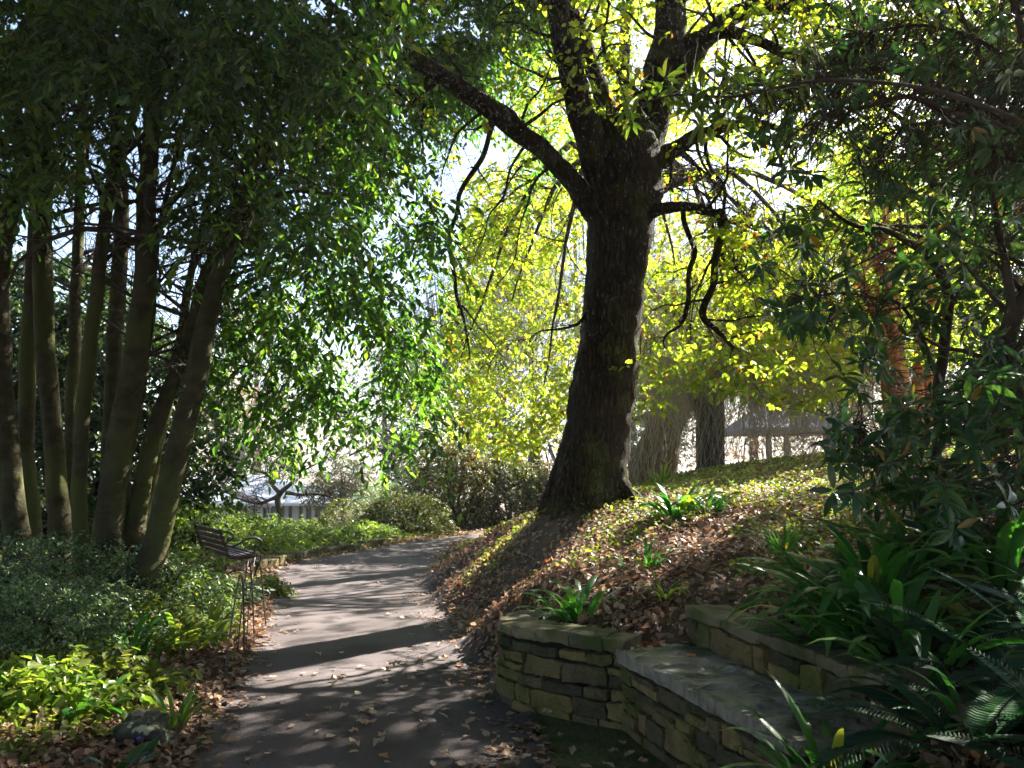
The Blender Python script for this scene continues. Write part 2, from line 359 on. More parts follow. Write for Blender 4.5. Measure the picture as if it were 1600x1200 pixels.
def bush(name, label, cat, c, r, n, leaf, mat, K=8, stemmat=None, droop=.2, group=None, thr=-.25, nscale=None, nst=7, ln=None, T=T_OV, flat=True):
    """dome of leafy sprays round a few stems; c = foot on the ground, r = radii"""
    t = thing(name, label, cat, c, group)
    C = blob_points((c[0], c[1], c[2] + r[2] * .1), (r[0], r[1], r[2]), n)
    if flat: C = C[C[:, 2] > c[2] - .05]
    # uneven skin
    dv = C - np.array(c); C = np.array(c) + dv * (1 + .28 * np.array([noise.noise(Vector(q) * (1.1 / max(r[2], .3)) + Vector((3, 1, 7))) for q in dv]))[:, None]
    C = clumpy(C, nscale or 2.2 / max(r), thr)
    p, D, N, tw = sprays(C, K, ln or leaf * 2.6, droop)
    L = leaf * rs.uniform(.6, 1.25, len(p))
    leaf_mesh('foliage', p, D, N, L, L * .55, mat, t, T)
    mb = MB()
    for i in range(nst):
        th = rs.rand() * 6.28; e = Vector(c) + Vector((math.cos(th) * r[0] * .6, math.sin(th) * r[1] * .6, r[2] * rs.uniform(.6, .95)))
        mid = (Vector(c) + e) / 2 + Vector(rs.normal(0, .06 * r[2], 3)); s0 = Vector(c) + Vector((math.cos(th), math.sin(th), 0)) * .06 * r[0] - Vector((0, 0, .05))
        rr = .018 * r[2] + .008
        mb.tube([s0, mid, e], [rr, rr * .7, rr * .25], 6)
    mb.build('stems', stemmat or M_twig, t)
    return t
def twigs_from(mb, pts, rad, n, ln, seed, depth=2, droop=.3, up=0.1, rmin=.004, tips=None, sides=5):
    """random side branches from a limb polyline"""
    rnd = random.Random(seed)
    for _ in range(n):
        i = rnd.randint(max(1, len(pts) // 4), len(pts) - 2)
        p0 = Vector(pts[i]); tg = (Vector(pts[i + 1]) - Vector(pts[i - 1])).normalized()
        d = Vector((rnd.gauss(0, 1), rnd.gauss(0, 1), rnd.gauss(0, 1))).normalized(); d = (d - tg * d.dot(tg) * .7 + tg * .4).normalized()
        L = ln * rnd.uniform(.5, 1.3); k = 6; q = [p0.copy()]; p = p0.copy(); r0 = max(rmin, min(rad[i] * .4, .02 + L * .008))
        for j in range(k):
            d = (d + Vector((rnd.gauss(0, .22), rnd.gauss(0, .22), rnd.gauss(0, .22) + up - droop * (j / k)))).normalized()
            p = p + d * (L / k); q.append(p.copy())
        rr = [max(rmin * .6, r0 * (1 - .8 * j / k)) for j in range(k + 1)]
        mb.tube(q, rr, sides, 0)
        if tips is not None: tips.extend(q[3:])
        if depth > 1: twigs_from(mb, q, rr, 4, ln * .5, rnd.random(), depth - 1, droop, up, rmin, tips, 4)

# ------------------------------------------------------------------ the lie of the land
def g(y):
    y = np.asarray(y, float)
    return np.interp(y, [-20, 5.5, 13, 20, 30, 45, 70], [.05, 0, -.3, -.34, -.5, -2.2, -2.8])
def gp(px, py):
    """pixel on the path plane"""
    d = 3.0
    for _ in range(40):
        z = P(px, py, d).z; gz = float(g(d)); v = (z - CAMZ) / d
        if v >= -1e-4: return P(px, py, 60)
        d = .5 * d + .5 * (gz - CAMZ) / v
    p = P(px, py, d); return p
LEFT_E = [(-1.25, -3), (-1.3, 1)] + [tuple(gp(a, b))[:2] for a, b in [(268, 1230), (300, 1180), (345, 1100), (385, 1040), (408, 990), (424, 950), (430, 915), (432, 889)]]
FAR_E = [tuple(gp(a, b))[:2] for a, b in [(480, 877), (560, 862), (640, 848), (700, 839), (770, 831)]] + [(2.5, 27), (7, 29.5), (14, 31), (30, 32)]
RIGHT_E = [(.5, -3), (.42, 1)] + [tuple(gp(a, b))[:2] for a, b in [(905, 1270), (870, 1200), (838, 1135), (806, 1098), (780, 1068), (758, 1035), (728, 1000), (700, 960), (684, 925), (674, 895), (684, 868), (712, 848)]] + [(.2, 22.8), (2.5, 24.5), (7, 27), (14, 28.5), (30, 29.5)]
PATH_POLY = LEFT_E + FAR_E + RIGHT_E[::-1]
ctrl = []
for x, y in LEFT_E + FAR_E: ctrl.append((x, y, float(g(y))))
for x, y in RIGHT_E: ctrl.append((x, y, float(g(y))))
for x, y in [(-.3, 1), (-.6, 3), (-.8, 5), (-1, 6.5), (-1.4, 8), (-1.8, 10), (-2.3, 12), (-2.6, 14), (-2.5, 17), (-1.6, 20)]: ctrl.append((x, y, float(g(y))))
for x, y in [(-.5, 5.3), (-.7, 6.2), (-.25, 5.0), (.1, 4.6), (.3, 4.0), (.2, 3), (.2, 1.5), (-.9, 7.2), (.7, 4.4), (.9, 3.5), (.9, 2)]: ctrl.append((x, y, float(g(y))))
for px_, py_, d in [(865, 802, 10.2), (920, 798, 10.1), (982, 778, 10.5), (740, 856, 12.2), (780, 880, 10.0), (820, 930, 7.2), (800, 838, 11.3), (850, 808, 11),
                    (1000, 772, 12.5), (1100, 752, 14), (1200, 732, 15), (1300, 714, 15.5), (1450, 700, 15.5), (1600, 690, 14)]:
    q = P(px_, py_, d); ctrl.append((q.x, q.y, q.z))
ctrl += [(0, 17.5, -.1), (.5, 20, -.1), (-.8, 15, -.1), (.15, 5.95, .38), (.6, 5.75, .46), (.95, 5.45, .5), (1.35, 5.5, .62), (1.65, 4.7, .62), (1.75, 4.0, .62), (2.0, 3.2, .62), (2.3, 2, .6), (1.3, 3.1, .28), (1.4, 2.5, .35), (1.25, 1.8, .2), (2.2, 5.5, .78), (3, 4, .8), (4, 2, .8), (2.4, 7, .9), (1.6, 8.6, .92), (4, 8.5, 1.15), (3, 11, 1.2), (6, 11, 1.5), (9, 8, 1.5), (10, 14, 2),
         (0, 7.6, .38), (.8, 7.4, .62), (2.5, 18, 1.0), (6, 19, 1.5), (12, 19, 2), (1.3, 17.5, .4), (6, 23, .6), (12, 24, .6), (14, 5, 1.6),
         (-2.7, 5.5, .08), (-3.2, 7.5, .05), (-4, 10, 0), (-3, 4, .2), (-5, 7, .3), (-6, 10, .25), (-8, 12, .2), (-9, 6, .5), (-5, 2, .4), (-12, 14, .2), (-10, 22, -.3), (-5.5, 15.5, -.2), (-7, 18, -.3), (-4, 24, -.5), (0, 30, -.7), (8, 36, -.8), (-15, 32, -1.6), (0, 45, -2), (20, 40, -1), (25, 20, 1), (-25, 20, -.5), (-2, -5, .1), (5, -4, .6), (-6, -4, .4)]
CT = np.array(ctrl, float)
def _tps(r): return np.where(r > 1e-6, r * r * np.log(np.maximum(r, 1e-6)), 0)
nC = len(CT)
K_ = _tps(np.linalg.norm(CT[:, None, :2] - CT[None, :, :2], axis=2)) + np.eye(nC) * .02
A_ = np.zeros((nC + 3, nC + 3)); A_[:nC, :nC] = K_; A_[:nC, nC] = 1; A_[:nC, nC + 1:] = CT[:, :2]; A_[nC:, :nC] = A_[:nC, nC:].T
b_ = np.zeros(nC + 3); b_[:nC] = CT[:, 2]
W_ = np.linalg.solve(A_, b_)
def path_dist(x, y):
    """signed distance to the path outline, negative inside"""
    pp = np.array(PATH_POLY); d = np.full(len(x), 1e9)
    for i in range(len(pp)):
        a = pp[i]; b = pp[(i + 1) % len(pp)]; ab = b - a
        t = np.clip(((x - a[0]) * ab[0] + (y - a[1]) * ab[1]) / (ab @ ab + 1e-12), 0, 1)
        d = np.minimum(d, np.hypot(x - a[0] - t * ab[0], y - a[1] - t * ab[1]))
    return np.where(in_poly(x, y, PATH_POLY), -d, d)
def H0(x, y):
    x = np.atleast_1d(np.asarray(x, float)); y = np.atleast_1d(np.asarray(y, float)); out = np.zeros(len(x))
    for i in range(0, len(x), 20000):
        q = np.stack([x[i:i + 20000], y[i:i + 20000]], 1)
        out[i:i + 20000] = _tps(np.linalg.norm(q[:, None] - CT[None, :, :2], axis=2)) @ W_[:nC] + W_[nC] + q @ W_[nC + 1:]
    rr = np.hypot(x, y - 12); bl = np.clip((rr - 24) / 18, 0, 1); bl = bl * bl * (3 - 2 * bl)
    far = np.clip(-.8 - (y - 30) * .03, -2.8, 1) + np.clip(x, 0, 40) * .02
    h = out * (1 - bl) + far * bl
    pd = path_dist(x, y); k = np.clip((.12 - pd) / .45, 0, 1); k = k * k * (3 - 2 * k)
    return h * (1 - k) + g(y) * k
def H(x, y):
    """soil surface: dips a little under the path sheet"""
    x = np.atleast_1d(np.asarray(x, float)); y = np.atleast_1d(np.asarray(y, float))
    h = H0(x, y); pd = path_dist(x, y)
    h = h - .05 * np.clip(-pd / .15, 0, 1) + .012 * np.clip(pd / .2, 0, 1)
    # the cut in the bank where the stone seat stands
    h = np.where(in_poly(x, y, SEAT_CUT) | in_poly(x, y, PAVE_POLY), np.minimum(h, -.06), h)
    return h
def Hs(x, y): return float(H([x], [y])[0])
def onh(px, py, d0=2.5, d1=40):
    """where the ray through a pixel first meets the soil"""
    ds = np.geomspace(d0, d1, 260); q = Pn(np.full(260, float(px)), np.full(260, float(py)), ds)
    hh = H(q[:, 0], q[:, 1]); below = np.where(q[:, 2] <= hh)[0]
    i = below[0] if len(below) else 259
    return Vector((q[i, 0], q[i, 1], hh[i]))

# wall plan: curved end, straight part, then the seat
WALL = [(.18, 6.05), (-.02, 5.86), (-.08, 5.66), (-.02, 5.46), (.14, 5.28), (.38, 5.1), (.68, 4.92)]
SEAT_A = (.66, 4.93); SEAT_D = (1.12, 3.35)              # front edge of the seat, far to near
BACK_A = (1.17, 5.05); BACK_D = (1.62, 3.35)             # foot of the wall behind it
SEAT_CUT = [(-.02, 5.6), (.2, 5.42), (.45, 5.26), (.7, 5.12), (1.28, 5.22), (1.3, 5.05), (1.75, 3.3), (1.05, 3.3), (.8, 3.7), (.5, 4.0), (.2, 5.0), (-.15, 5.4)]

PAVE_POLY = [(.95, 1.2), (.45, 1.2)] + [tuple(gp(a, b))[:2] for a, b in [(905, 1270), (870, 1200), (838, 1135), (806, 1098), (785, 1072)]] + [(.1, 5.5), (.75, 5.1), (1.0, 4.6), (1.25, 3.3), (1.08, 3.2)]

# ground sheet, finer near the camera
def axis(lo, hi, n, k, c=0):
    t = np.linspace(-1, 1, n); s = np.sinh(t * k) / math.sinh(k); return np.where(s < 0, c + s * (c - lo), c + s * (hi - c))
gx = axis(-500, 500, 401, 7.0, 0); gy = axis(-60, 900, 461, 6.6, 7)
X, Y = np.meshgrid(gx, gy); xs, ys = X.ravel(), Y.ravel(); zs = H(xs, ys)
nr = np.array([noise.noise(Vector((a * 1.7, b * 1.7, 0))) if abs(a) < 15 and b < 30 else 0 for a, b in zip(xs, ys)])
zs = zs + nr * .025
nx_, ny_ = len(gx), len(gy)
idx = np.arange(nx_ * ny_).reshape(ny_, nx_)
Fq = np.stack([idx[:-1, :-1], idx[:-1, 1:], idx[1:, 1:], idx[1:, :-1]], -1).reshape(-1, 4)
go = link('ground', np_mesh('ground', np.stack([xs, ys, zs], 1), [Fq], smooth=True), M_ground); tag(go, kind='structure')

# path sheet
def sheet(name, poly, step, zf, mat, lo, hi):
    ax = np.arange(lo[0], hi[0], step); ay = np.arange(lo[1], hi[1], step)
    X, Y = np.meshgrid(ax, ay); x = X.ravel(); y = Y.ravel()
    ins = in_poly(x + step / 2, y + step / 2, poly).reshape(X.shape)
    id_ = np.arange(len(x)).reshape(X.shape)
    m = ins[:-1, :-1]
    Fq = np.stack([id_[:-1, :-1][m], id_[:-1, 1:][m], id_[1:, 1:][m], id_[1:, :-1][m]], -1)
    used = np.unique(Fq); mp = -np.ones(len(x), int); mp[used] = np.arange(len(used))
    V = np.stack([x[used], y[used], zf(x[used], y[used])], 1)
    return link(name, np_mesh(name, V, [mp[Fq]], smooth=True), mat)
po = sheet('path', PATH_POLY, .09, lambda x, y: H0(x, y) + .004, M_path, (-6, -3), (18, 32)); tag(po, kind='structure')
o = sheet('mossy_paving', PAVE_POLY, .03, lambda x, y: np.full(len(x), .006) + .006 * np.array([noise.noise(Vector((a * 5, b * 5, 0))) for a, b in zip(x, y)]), M_moss, (0, 1), (2, 6)); tag(o, kind='structure')

# ------------------------------------------------------------------ dry stone walls
def plan(pts, k=6):
    s = smooth_path([(a, b) for a, b in pts], k) if k > 1 else np.array(pts, float)
    d = np.concatenate([[0], np.cumsum(np.hypot(*(np.diff(s, axis=0).T)))])
    def at(u):
        u = min(max(u, 0), d[-1] - 1e-6); i = int(np.searchsorted(d, u, 'right') - 1); t = (u - d[i]) / (d[i + 1] - d[i])
        p = s[i] * (1 - t) + s[i + 1] * t; tg = s[i + 1] - s[i]; tg = tg / np.hypot(*tg); return p, tg
    return at, d[-1]
def stone_block(mb, at, u0, u1, z0, z1, dep, inward, proud, rnd, rn=.009):
    """one rounded rubble stone on the outside of a wall; inward = +1/-1 side of the tangent that is solid"""
    bm = bmesh.new(); nu = max(2, int((u1 - u0) / .06)); nz = max(2, int((z1 - z0) / .05))
    g_ = 5 if True else 0
    # a cube subdivided through bevel, then displaced
    bmesh.ops.create_cube(bm, size=1)
    for v in bm.verts: v.co = Vector((v.co.x * (u1 - u0), v.co.y * dep, v.co.z * (z1 - z0))) + Vector((rnd.uniform(-.008, .008), rnd.uniform(-.01, .01), rnd.uniform(-.006, .006)))
    bmesh.ops.subdivide_edges(bm, edges=bm.edges[:], cuts=3, use_grid_fill=True)
    bmesh.ops.bevel(bm, geom=[e for e in bm.edges if e.calc_face_angle(0) > .7], offset=rn, segments=2, affect='EDGES', profile=.6)
    sd_ = Vector((rnd.uniform(0, 99), rnd.uniform(0, 99), 0)); V = []
    for v in bm.verts:
        q = v.co + noise.noise_vector(v.co * 11 + sd_) * .013 + noise.noise_vector(v.co * 34 + sd_) * .007
        p, tg = at((u0 + u1) / 2 + q.x); nrm = np.array([-tg[1], tg[0]]) * inward
        w_ = p + nrm * (dep / 2 - proud + q.y); V.append((w_[0], w_[1], (z0 + z1) / 2 + q.z))
    mb.add(V, [[v.index for v in f.verts] for f in bm.faces]); mb.rn += [rnd.random()] * len(bm.faces); bm.free()
def rubble(name, at, U0, U1, z0, ztop, dep, inward, seed, parent, mat=None, cmin=.06, cmax=.13):
    rnd = random.Random(seed); mb = MB(); z = z0
    while z < ztop - .03:
        h = rnd.uniform(cmin, cmax)
        if ztop - z - h < .05: h = ztop - z
        u = U0 + rnd.uniform(-.1, 0)
        while u < U1 - .02:
            l = rnd.uniform(.12, .34); e = min(u + l, U1 + .0)
            if U1 - e < .07: e = U1
            s0 = max(u, U0)
            if e - s0 > .05:
                if h > .095 and rnd.random() < .3:
                    hh = h * rnd.uniform(.4, .6)
                    stone_block(mb, at, s0 + .006, e - .006, z + .004, z + hh - .003, dep, inward, rnd.uniform(0, .03), rnd, .008)
                    stone_block(mb, at, s0 + .006, e - .006, z + hh + .003, z + h - .004, dep, inward, rnd.uniform(0, .03), rnd, .008)
                else: stone_block(mb, at, s0 + .006, e - .006, z + .006, z + h - .006, dep, inward, rnd.uniform(0, .03), rnd)
            u = e
        z += h
    return mb.build(name, mat or M_stone, parent, False)
def solid_strip(mb, at, U0, U1, z0, z1, off, dep, inward, n=24):
    V = []; f = []
    for i in range(n + 1):
        p, tg = at(U0 + (U1 - U0) * i / n); nr_ = np.array([-tg[1], tg[0]]) * inward
        a = p + nr_ * off; b = p + nr_ * (off + dep)
        V += [(a[0], a[1], z0), (b[0], b[1], z0), (b[0], b[1], z1), (a[0], a[1], z1)]
    for i in range(n):
        for k in range(4): f.append([i * 4 + k, i * 4 + (k + 1) % 4, i * 4 + 4 + (k + 1) % 4, i * 4 + 4 + k])
    f += [[0, 3, 2, 1], [n * 4, n * 4 + 1, n * 4 + 2, n * 4 + 3]]
    mb.add(V, f)

at, LW = plan(WALL, 6)
tw_ = thing('stone_wall', 'low curved dry stone retaining wall with mossy coping, rounded end beside the path', 'stone wall', (.2, 5.4, 0))
rubble('rubble_face', at, 0, LW, -.03, .43, .16, 1, 3, tw_)
mb = MB(); solid_strip(mb, at, .01, LW - .01, -.05, .44, .05, .12, 1); mb.build('core', M_core, tw_)
rnd = random.Random(5); u = 0
atc, _ = plan(WALL, 6)
while u < LW - .05:
    l = rnd.uniform(.2, .36) if u > .7 else rnd.uniform(.14, .2); e = min(u + l, LW)
    if LW - e < .1: e = LW
    mb = MB(); rise = .03 * min(1, u / 1.2)
    stone_block(mb, atc, u + .003, e - .003, .435 + rise * .5, .50 + rise + rnd.uniform(-.008, .012), .27, 1, rnd.uniform(.01, .03), rnd, .014)
    mb.build('coping_stone', M_cap, tw_, False); u = e

# seat: rubble front, riven slab on top
ts = thing('stone_bench', 'built-in stone seat with a rough grey slab top in front of the low back wall', 'stone bench', (.9, 4.2, 0))
at2, L2 = plan([SEAT_A, (.89, 4.12), SEAT_D, (1.2, 3.28), (1.6, 3.25)], 5)
rubble('rubble_front', at2, 0, L2, -.03, .385, .18, 1, 11, ts)
mb = MB(); solid_strip(mb, at2, .01, L2 - .01, -.05, .395, .05, .46, 1); mb.build('core', M_core, ts)
def slab(name, poly, z0, z1, mat, parent, step=.02, amp=.008, seed=0):
    pts = np.array(poly, float); lo = pts.min(0) - .05; hi = pts.max(0) + .05
    # outline with a broken edge
    out = []
    for i in range(len(pts)):
        a = pts[i]; b = pts[(i + 1) % len(pts)]; n = max(2, int(np.hypot(*(b - a)) / step))
        for j in range(n):
            q = a + (b - a) * j / n; nv = noise.noise_vector(Vector((q[0] * 9, q[1] * 9, seed))) * .016 + noise.noise_vector(Vector((q[0] * 30, q[1] * 30, seed))) * .006; out.append((q[0] + nv.x, q[1] + nv.y))
    bm = bmesh.new(); vs = [bm.verts.new((x, y, z1)) for x, y in out]; f = bm.faces.new(vs)
    bmesh.ops.triangulate(bm, faces=[f])
    for _ in range(5):
        es = [e for e in bm.edges if e.calc_length() > .045]
        if not es: break
        bmesh.ops.subdivide_edges(bm, edges=es, cuts=1); bmesh.ops.triangulate(bm, faces=[f for f in bm.faces if len(f.verts) > 3])
    r = bmesh.ops.extrude_face_region(bm, geom=bm.faces[:])
    for v in [v for v in r['geom'] if isinstance(v, bmesh.types.BMVert)]: v.co.z = z0
    for v in bm.verts:
        if v.co.z > z1 - .001:
            a = noise.noise(Vector((v.co.x * 4, v.co.y * 7, seed))); v.co.z += amp * (a + .5 * noise.noise(Vector((v.co.x * 15, v.co.y * 22, seed))) + (.7 if a > .12 else 0))
            if any(e.is_boundary for e in v.link_edges): pass
    bmesh.ops.recalc_face_normals(bm, faces=bm.faces[:])
    me = bpy.data.meshes.new(name); bm.to_mesh(me); bm.free()
    o = link(name, me, mat, parent); m = o.modifiers.new('bevel', 'BEVEL'); m.width = .006; m.segments = 2; m.limit_method = 'ANGLE'; m.angle_limit = R(50)
    return o
slab('seat_slab', [(.60, 5.02), (1.19, 5.1), (1.64, 3.36), (1.12, 3.36)], .395, .455, M_slab, ts, amp=.016, seed=1)
# wall behind the seat
tb = thing('back_wall', 'low rubble wall with long flat coping stones running behind the stone seat', 'stone wall', (1.4, 4.2, 0))
at3, L3 = plan([(1.12, 5.28), BACK_A, (1.4, 4.2), BACK_D, (1.7, 3.1)], 5)
rubble('rubble_face', at3, .0, L3, .36, .60, .14, 1, 21, tb, cmin=.08, cmax=.13)
mb = MB(); solid_strip(mb, at3, .01, L3 - .01, -.05, .605, .05, .12, 1); mb.build('core', M_core, tb)
u = 0; rnd = random.Random(15)
while u < L3 - .05:
    l = rnd.uniform(.22, .5); e = min(u + l, L3)
    if L3 - e < .1: e = L3
    mb = MB(); stone_block(mb, at3, u + .003, e - .003, .605, .672 + rnd.uniform(-.006, .012), .30, 1, rnd.uniform(.01, .025), rnd, .012); mb.build('coping_stone', M_cap, tb, False); u = e

# ------------------------------------------------------------------ park bench
BN = Vector((-4.53, 13.0, 0)); BF = Vector((-5.46, 14.3, 0))
bz = -.31
ux = (BF - BN).normalized(); uy = Vector((ux.y, -ux.x, 0)); uy = -uy if uy.x < 0 else uy     # uy points from the back to the front of the seat
bl = (BF - BN).length
bt = thing('park_bench', 'dark slatted park bench with scrolled iron arms facing the path', 'bench', (-5.0, 13.7, bz))
def B(a, b, c): return BN + ux * a + uy * b + Vector((0, 0, bz + c))
def curve_bar(mb, prof, a, r=.02):
    s = smooth_path([(b, c) for b, c in prof], 5); mb.tube([B(a, q[0], q[1]) for q in s], [r] * len(s), 8)
for a in (.04, bl - .04):
    mb = MB()
    curve_bar(mb, [(-.12, .88), (-.10, .8), (-.03, .62), (.02, .45), (.0, .3), (-.06, .12), (-.12, 0)], a, .024)       # back upright and rear leg
    curve_bar(mb, [(.02, .42), (.2, .40), (.4, .41), (.5, .43), (.55, .40), (.53, .3), (.47, .15), (.52, 0)], a, .022)  # seat rail and front leg
    curve_bar(mb, [(-.02, .62), (.08, .60), (.2, .64), (.34, .71), (.47, .71), (.55, .65), (.54, .58), (.48, .57), (.46, .61)], a, .019)  # scroll arm
    curve_bar(mb, [(.47, .43), (.44, .5), (.46, .58)], a, .014)
    curve_bar(mb, [(-.1, .05), (.1, .2), (.3, .2), (.5, .05)], a, .012)
    mb.build('iron_end', M_iron, bt)
for i in range(5):
    c = .46 + i * .092; b = -.0 - i * .026 - (.01 if i > 2 else 0)
    mb = MB(); n = Vector(uy) * .27 + Vector((0, 0, .96)); n.normalize(); q = uy.cross(Vector((0, 0, 1)))
    upv = (Vector((0, 0, 1)) - uy * .27).normalized(); fv = ux.cross(upv).normalized()
    mb.box(B(bl / 2, b + .03, c), bl, .07, .022, ux, upv, fv); mb.build('back_slat', M_slat, bt, smooth=False, bevel=.004)
for i in range(6):
    mb = MB(); mb.box(B(bl / 2, .06 + i * .078, .44 + .004 * (i - 2) ** 2), bl, .06, .024, ux, uy, Vector((0, 0, 1))); mb.build('seat_slat', M_slat, bt, smooth=False, bevel=.004)

# ------------------------------------------------------------------ rusty wire hoops at the edge of the path
def hoop(f1, f2, top, label):
    a = P(*f1); b = P(*f2); a.z = Hs(a.x, a.y) - .05; b.z = Hs(b.x, b.y) - .05; t = P(*top)
    mb = MB(); pts = []
    h = t.z
    for i in range(25):
        k = i / 24; ang = math.pi * k; w_ = (1 - math.cos(ang)) / 2
        # near-straight legs with a tight round top leaning to one side
        s_ = min(1, math.sin(ang) ** .55 if 0 < k < 1 else 0)
        base = a.lerp(b, .5 + (w_ - .5) * (1 - .5 * s_)); base = a.lerp(b, w_ ** .9)
        q = base.lerp(Vector((t.x, t.y, 0)), .6 * s_); z = (a.z * (1 - w_) + b.z * w_) * (1 - s_) + h * s_
        pts.append((q.x, q.y, z))
    mb.tube(pts, [.0075] * 25, 6); o = mb.build('wire_hoop', M_rust)
    tag(o, label, 'garden hoop')
hoop((349, 1047, 6.05), (382, 1002, 7.1), (379, 897, 6.6), 'rusty wire edging hoop nearest the camera, its near foot beside a lone strap leaf')
hoop((371, 1004, 7.0), (398, 980, 7.9), (388, 876, 7.4), 'rusty wire edging hoop in the middle of the three overlapping hoops')
hoop((386, 973, 7.8), (417, 953, 8.8), (397, 862, 8.4), 'tallest-looking rusty wire hoop, closest to the park bench')

# ------------------------------------------------------------------ the big oak over the path
to = thing('oak_tree', 'large oak with dark furrowed trunk on the leafy bank and yellow-green drooping foliage', 'tree', (.98, 10.5, 1.0))
mb = MB()
tr = limb(mb, [(917, 830, 10.5, 150), (917, 800, 10.5, 130), (922, 765, 10.5, 116), (928, 710, 10.5, 108), (938, 640, 10.5, 100), (948, 560, 10.5, 97), (957, 480, 10.5, 95), (964, 400, 10.5, 97), (970, 340, 10.5, 106), (975, 290, 10.5, 122), (975, 235, 10.5, 112), (968, 190, 10.5, 70)], 40, .13, 6)
# root flare
for a in range(7):
    th = a * .9 + .3; c0 = Vector((.98, 10.5, Hs(.98, 10.5)))
    e = c0 + Vector((math.cos(th), math.sin(th), 0)) * .68; e.z = Hs(e.x, e.y) - .06
    m_ = c0 + Vector((math.cos(th), math.sin(th), 0)) * .6; m_.z = Hs(m_.x, m_.y) + .05
    mb.tube([c0 + Vector((math.cos(th) * .2, math.sin(th) * .2, .65)), c0 + Vector((math.cos(th) * .38, math.sin(th) * .38, .28)), m_, e], [.17, .14, .08, .03], 10, .15)
mb.build('trunk', M_oakbark, to)
LIMBS = [
 [(945, 345, 10.5, 47), (915, 315, 10.4, 35), (880, 268, 10.3, 32), (830, 218, 10.1, 32), (765, 172, 9.9, 32), (700, 122, 9.7, 29), (640, 90, 9.5, 27), (590, 72, 9.3, 20), (540, 38, 9.1, 15), (490, -20, 8.9, 11)],
 [(640, 90, 9.5, 24), (604, 84, 9.4, 18), (580, 112, 9.3, 15), (548, 138, 9.2, 13), (515, 158, 9.1, 9)],
 [(940, 270, 10.4, 58), (915, 190, 10.2, 46), (895, 120, 10.0, 42), (872, 40, 9.8, 38), (850, -60, 9.6, 32), (820, -200, 9.4, 22)],
 [(995, 270, 10.5, 76), (1018, 190, 10.7, 62), (1035, 110, 10.9, 58), (1045, 40, 11, 52), (1045, -60, 11.2, 46), (1030, -200, 11.4, 34), (1060, -400, 11.6, 20)],
 [(965, 240, 10.5, 40), (940, 150, 10.9, 30), (915, 80, 11.3, 26), (880, -20, 11.6, 22)],
 [(1030, 150, 10.8, 46), (1075, 92, 10.9, 38), (1120, 45, 11, 32), (1180, 14, 11.1, 28), (1260, 14, 11.3, 26), (1340, 30, 11.5, 20), (1430, 50, 11.7, 12)],
 [(1045, 90, 10.9, 30), (1100, 52, 10.6, 24), (1170, 60, 10.3, 18), (1240, 90, 10.0, 14), (1330, 110, 9.8, 9)],
 [(1010, 262, 10.5, 40), (1050, 232, 10.5, 27), (1105, 208, 10.6, 20), (1160, 195, 10.8, 14), (1230, 200, 11.0, 8)],
 [(1005, 335, 10.4, 28), (1040, 323, 10.2, 19), (1085, 322, 10.1, 16), (1128, 345, 10.0, 15), (1118, 400, 9.95, 13), (1112, 450, 9.9, 11), (1096, 485, 9.9, 12), (1120, 515, 9.9, 9), (1145, 545, 9.9, 6)],
 [(1065, 322, 10.1, 12), (1080, 362, 10.1, 12), (1083, 420, 10.05, 12), (1068, 480, 10.0, 10), (1045, 520, 10, 6), (1040, 545, 10, 3)],
 [(1112, 450, 9.9, 7), (1150, 430, 9.8, 6), (1160, 400, 9.8, 3)],
 [(1105, 215, 10.6, 10), (1110, 260, 10.5, 9), (1130, 310, 10.4, 8), (1132, 380, 10.3, 7), (1150, 420, 10.2, 4)],
 [(1050, 232, 10.5, 10), (1045, 270, 10.4, 8), (1052, 300, 10.3, 5)],
 [(770, 178, 9.9, 15), (765, 222, 9.85, 12), (738, 255, 9.8, 13), (718, 295, 9.8, 11), (709, 350, 9.75, 10), (708, 420, 9.7, 10), (712, 470, 9.7, 8), (722, 520, 9.7, 5), (732, 560, 9.7, 3)],
 [(752, 180, 9.9, 8), (735, 195, 9.9, 7), (712, 218, 9.9, 6), (700, 250, 9.9, 4), (690, 290, 9.9, 2.5)],
 [(715, 480, 9.7, 6), (740, 510, 9.8, 4), (765, 535, 9.9, 3), (790, 560, 10, 2)],
 [(830, 225, 10.1, 8), (800, 262, 10.1, 6), (785, 310, 10.1, 5), (760, 350, 10.1, 3), (742, 400, 10.1, 2)],
 [(870, 262, 10.2, 8), (830, 290, 10.3, 6), (815, 340, 10.3, 4), (800, 400, 10.4, 3), (775, 450, 10.4, 2)],
 [(918, 480, 10.4, 9), (888, 512, 10.2, 6), (850, 520, 10.1, 4), (830, 535, 10.0, 2.5)],
 [(1008, 160, 10.6, 14), (960, 110, 10.2, 10), (940, 60, 10, 8), (950, 0, 9.8, 6)],
]
tips = []
for i, L_ in enumerate(LIMBS):
    big = L_[0][3] > 18; mb = MB(); L_ = L_ if big else [(a_, b_, c_, d_ * .72) for a_, b_, c_, d_ in L_]
    s = limb(mb, L_, 14 if big else 7, .12 if big else .0, 6, .06 if big else .1)
    pts = [Vector(q[:3]) for q in s]
    twigs_from(mb, pts, s[:, 3], 18 if big else 11, 1.2 if big else .6, 100 + i, 3 if big else 2, .16 if big else .3, .0, .0045, tips)
    mb.build('limb', M_oakbark, to)
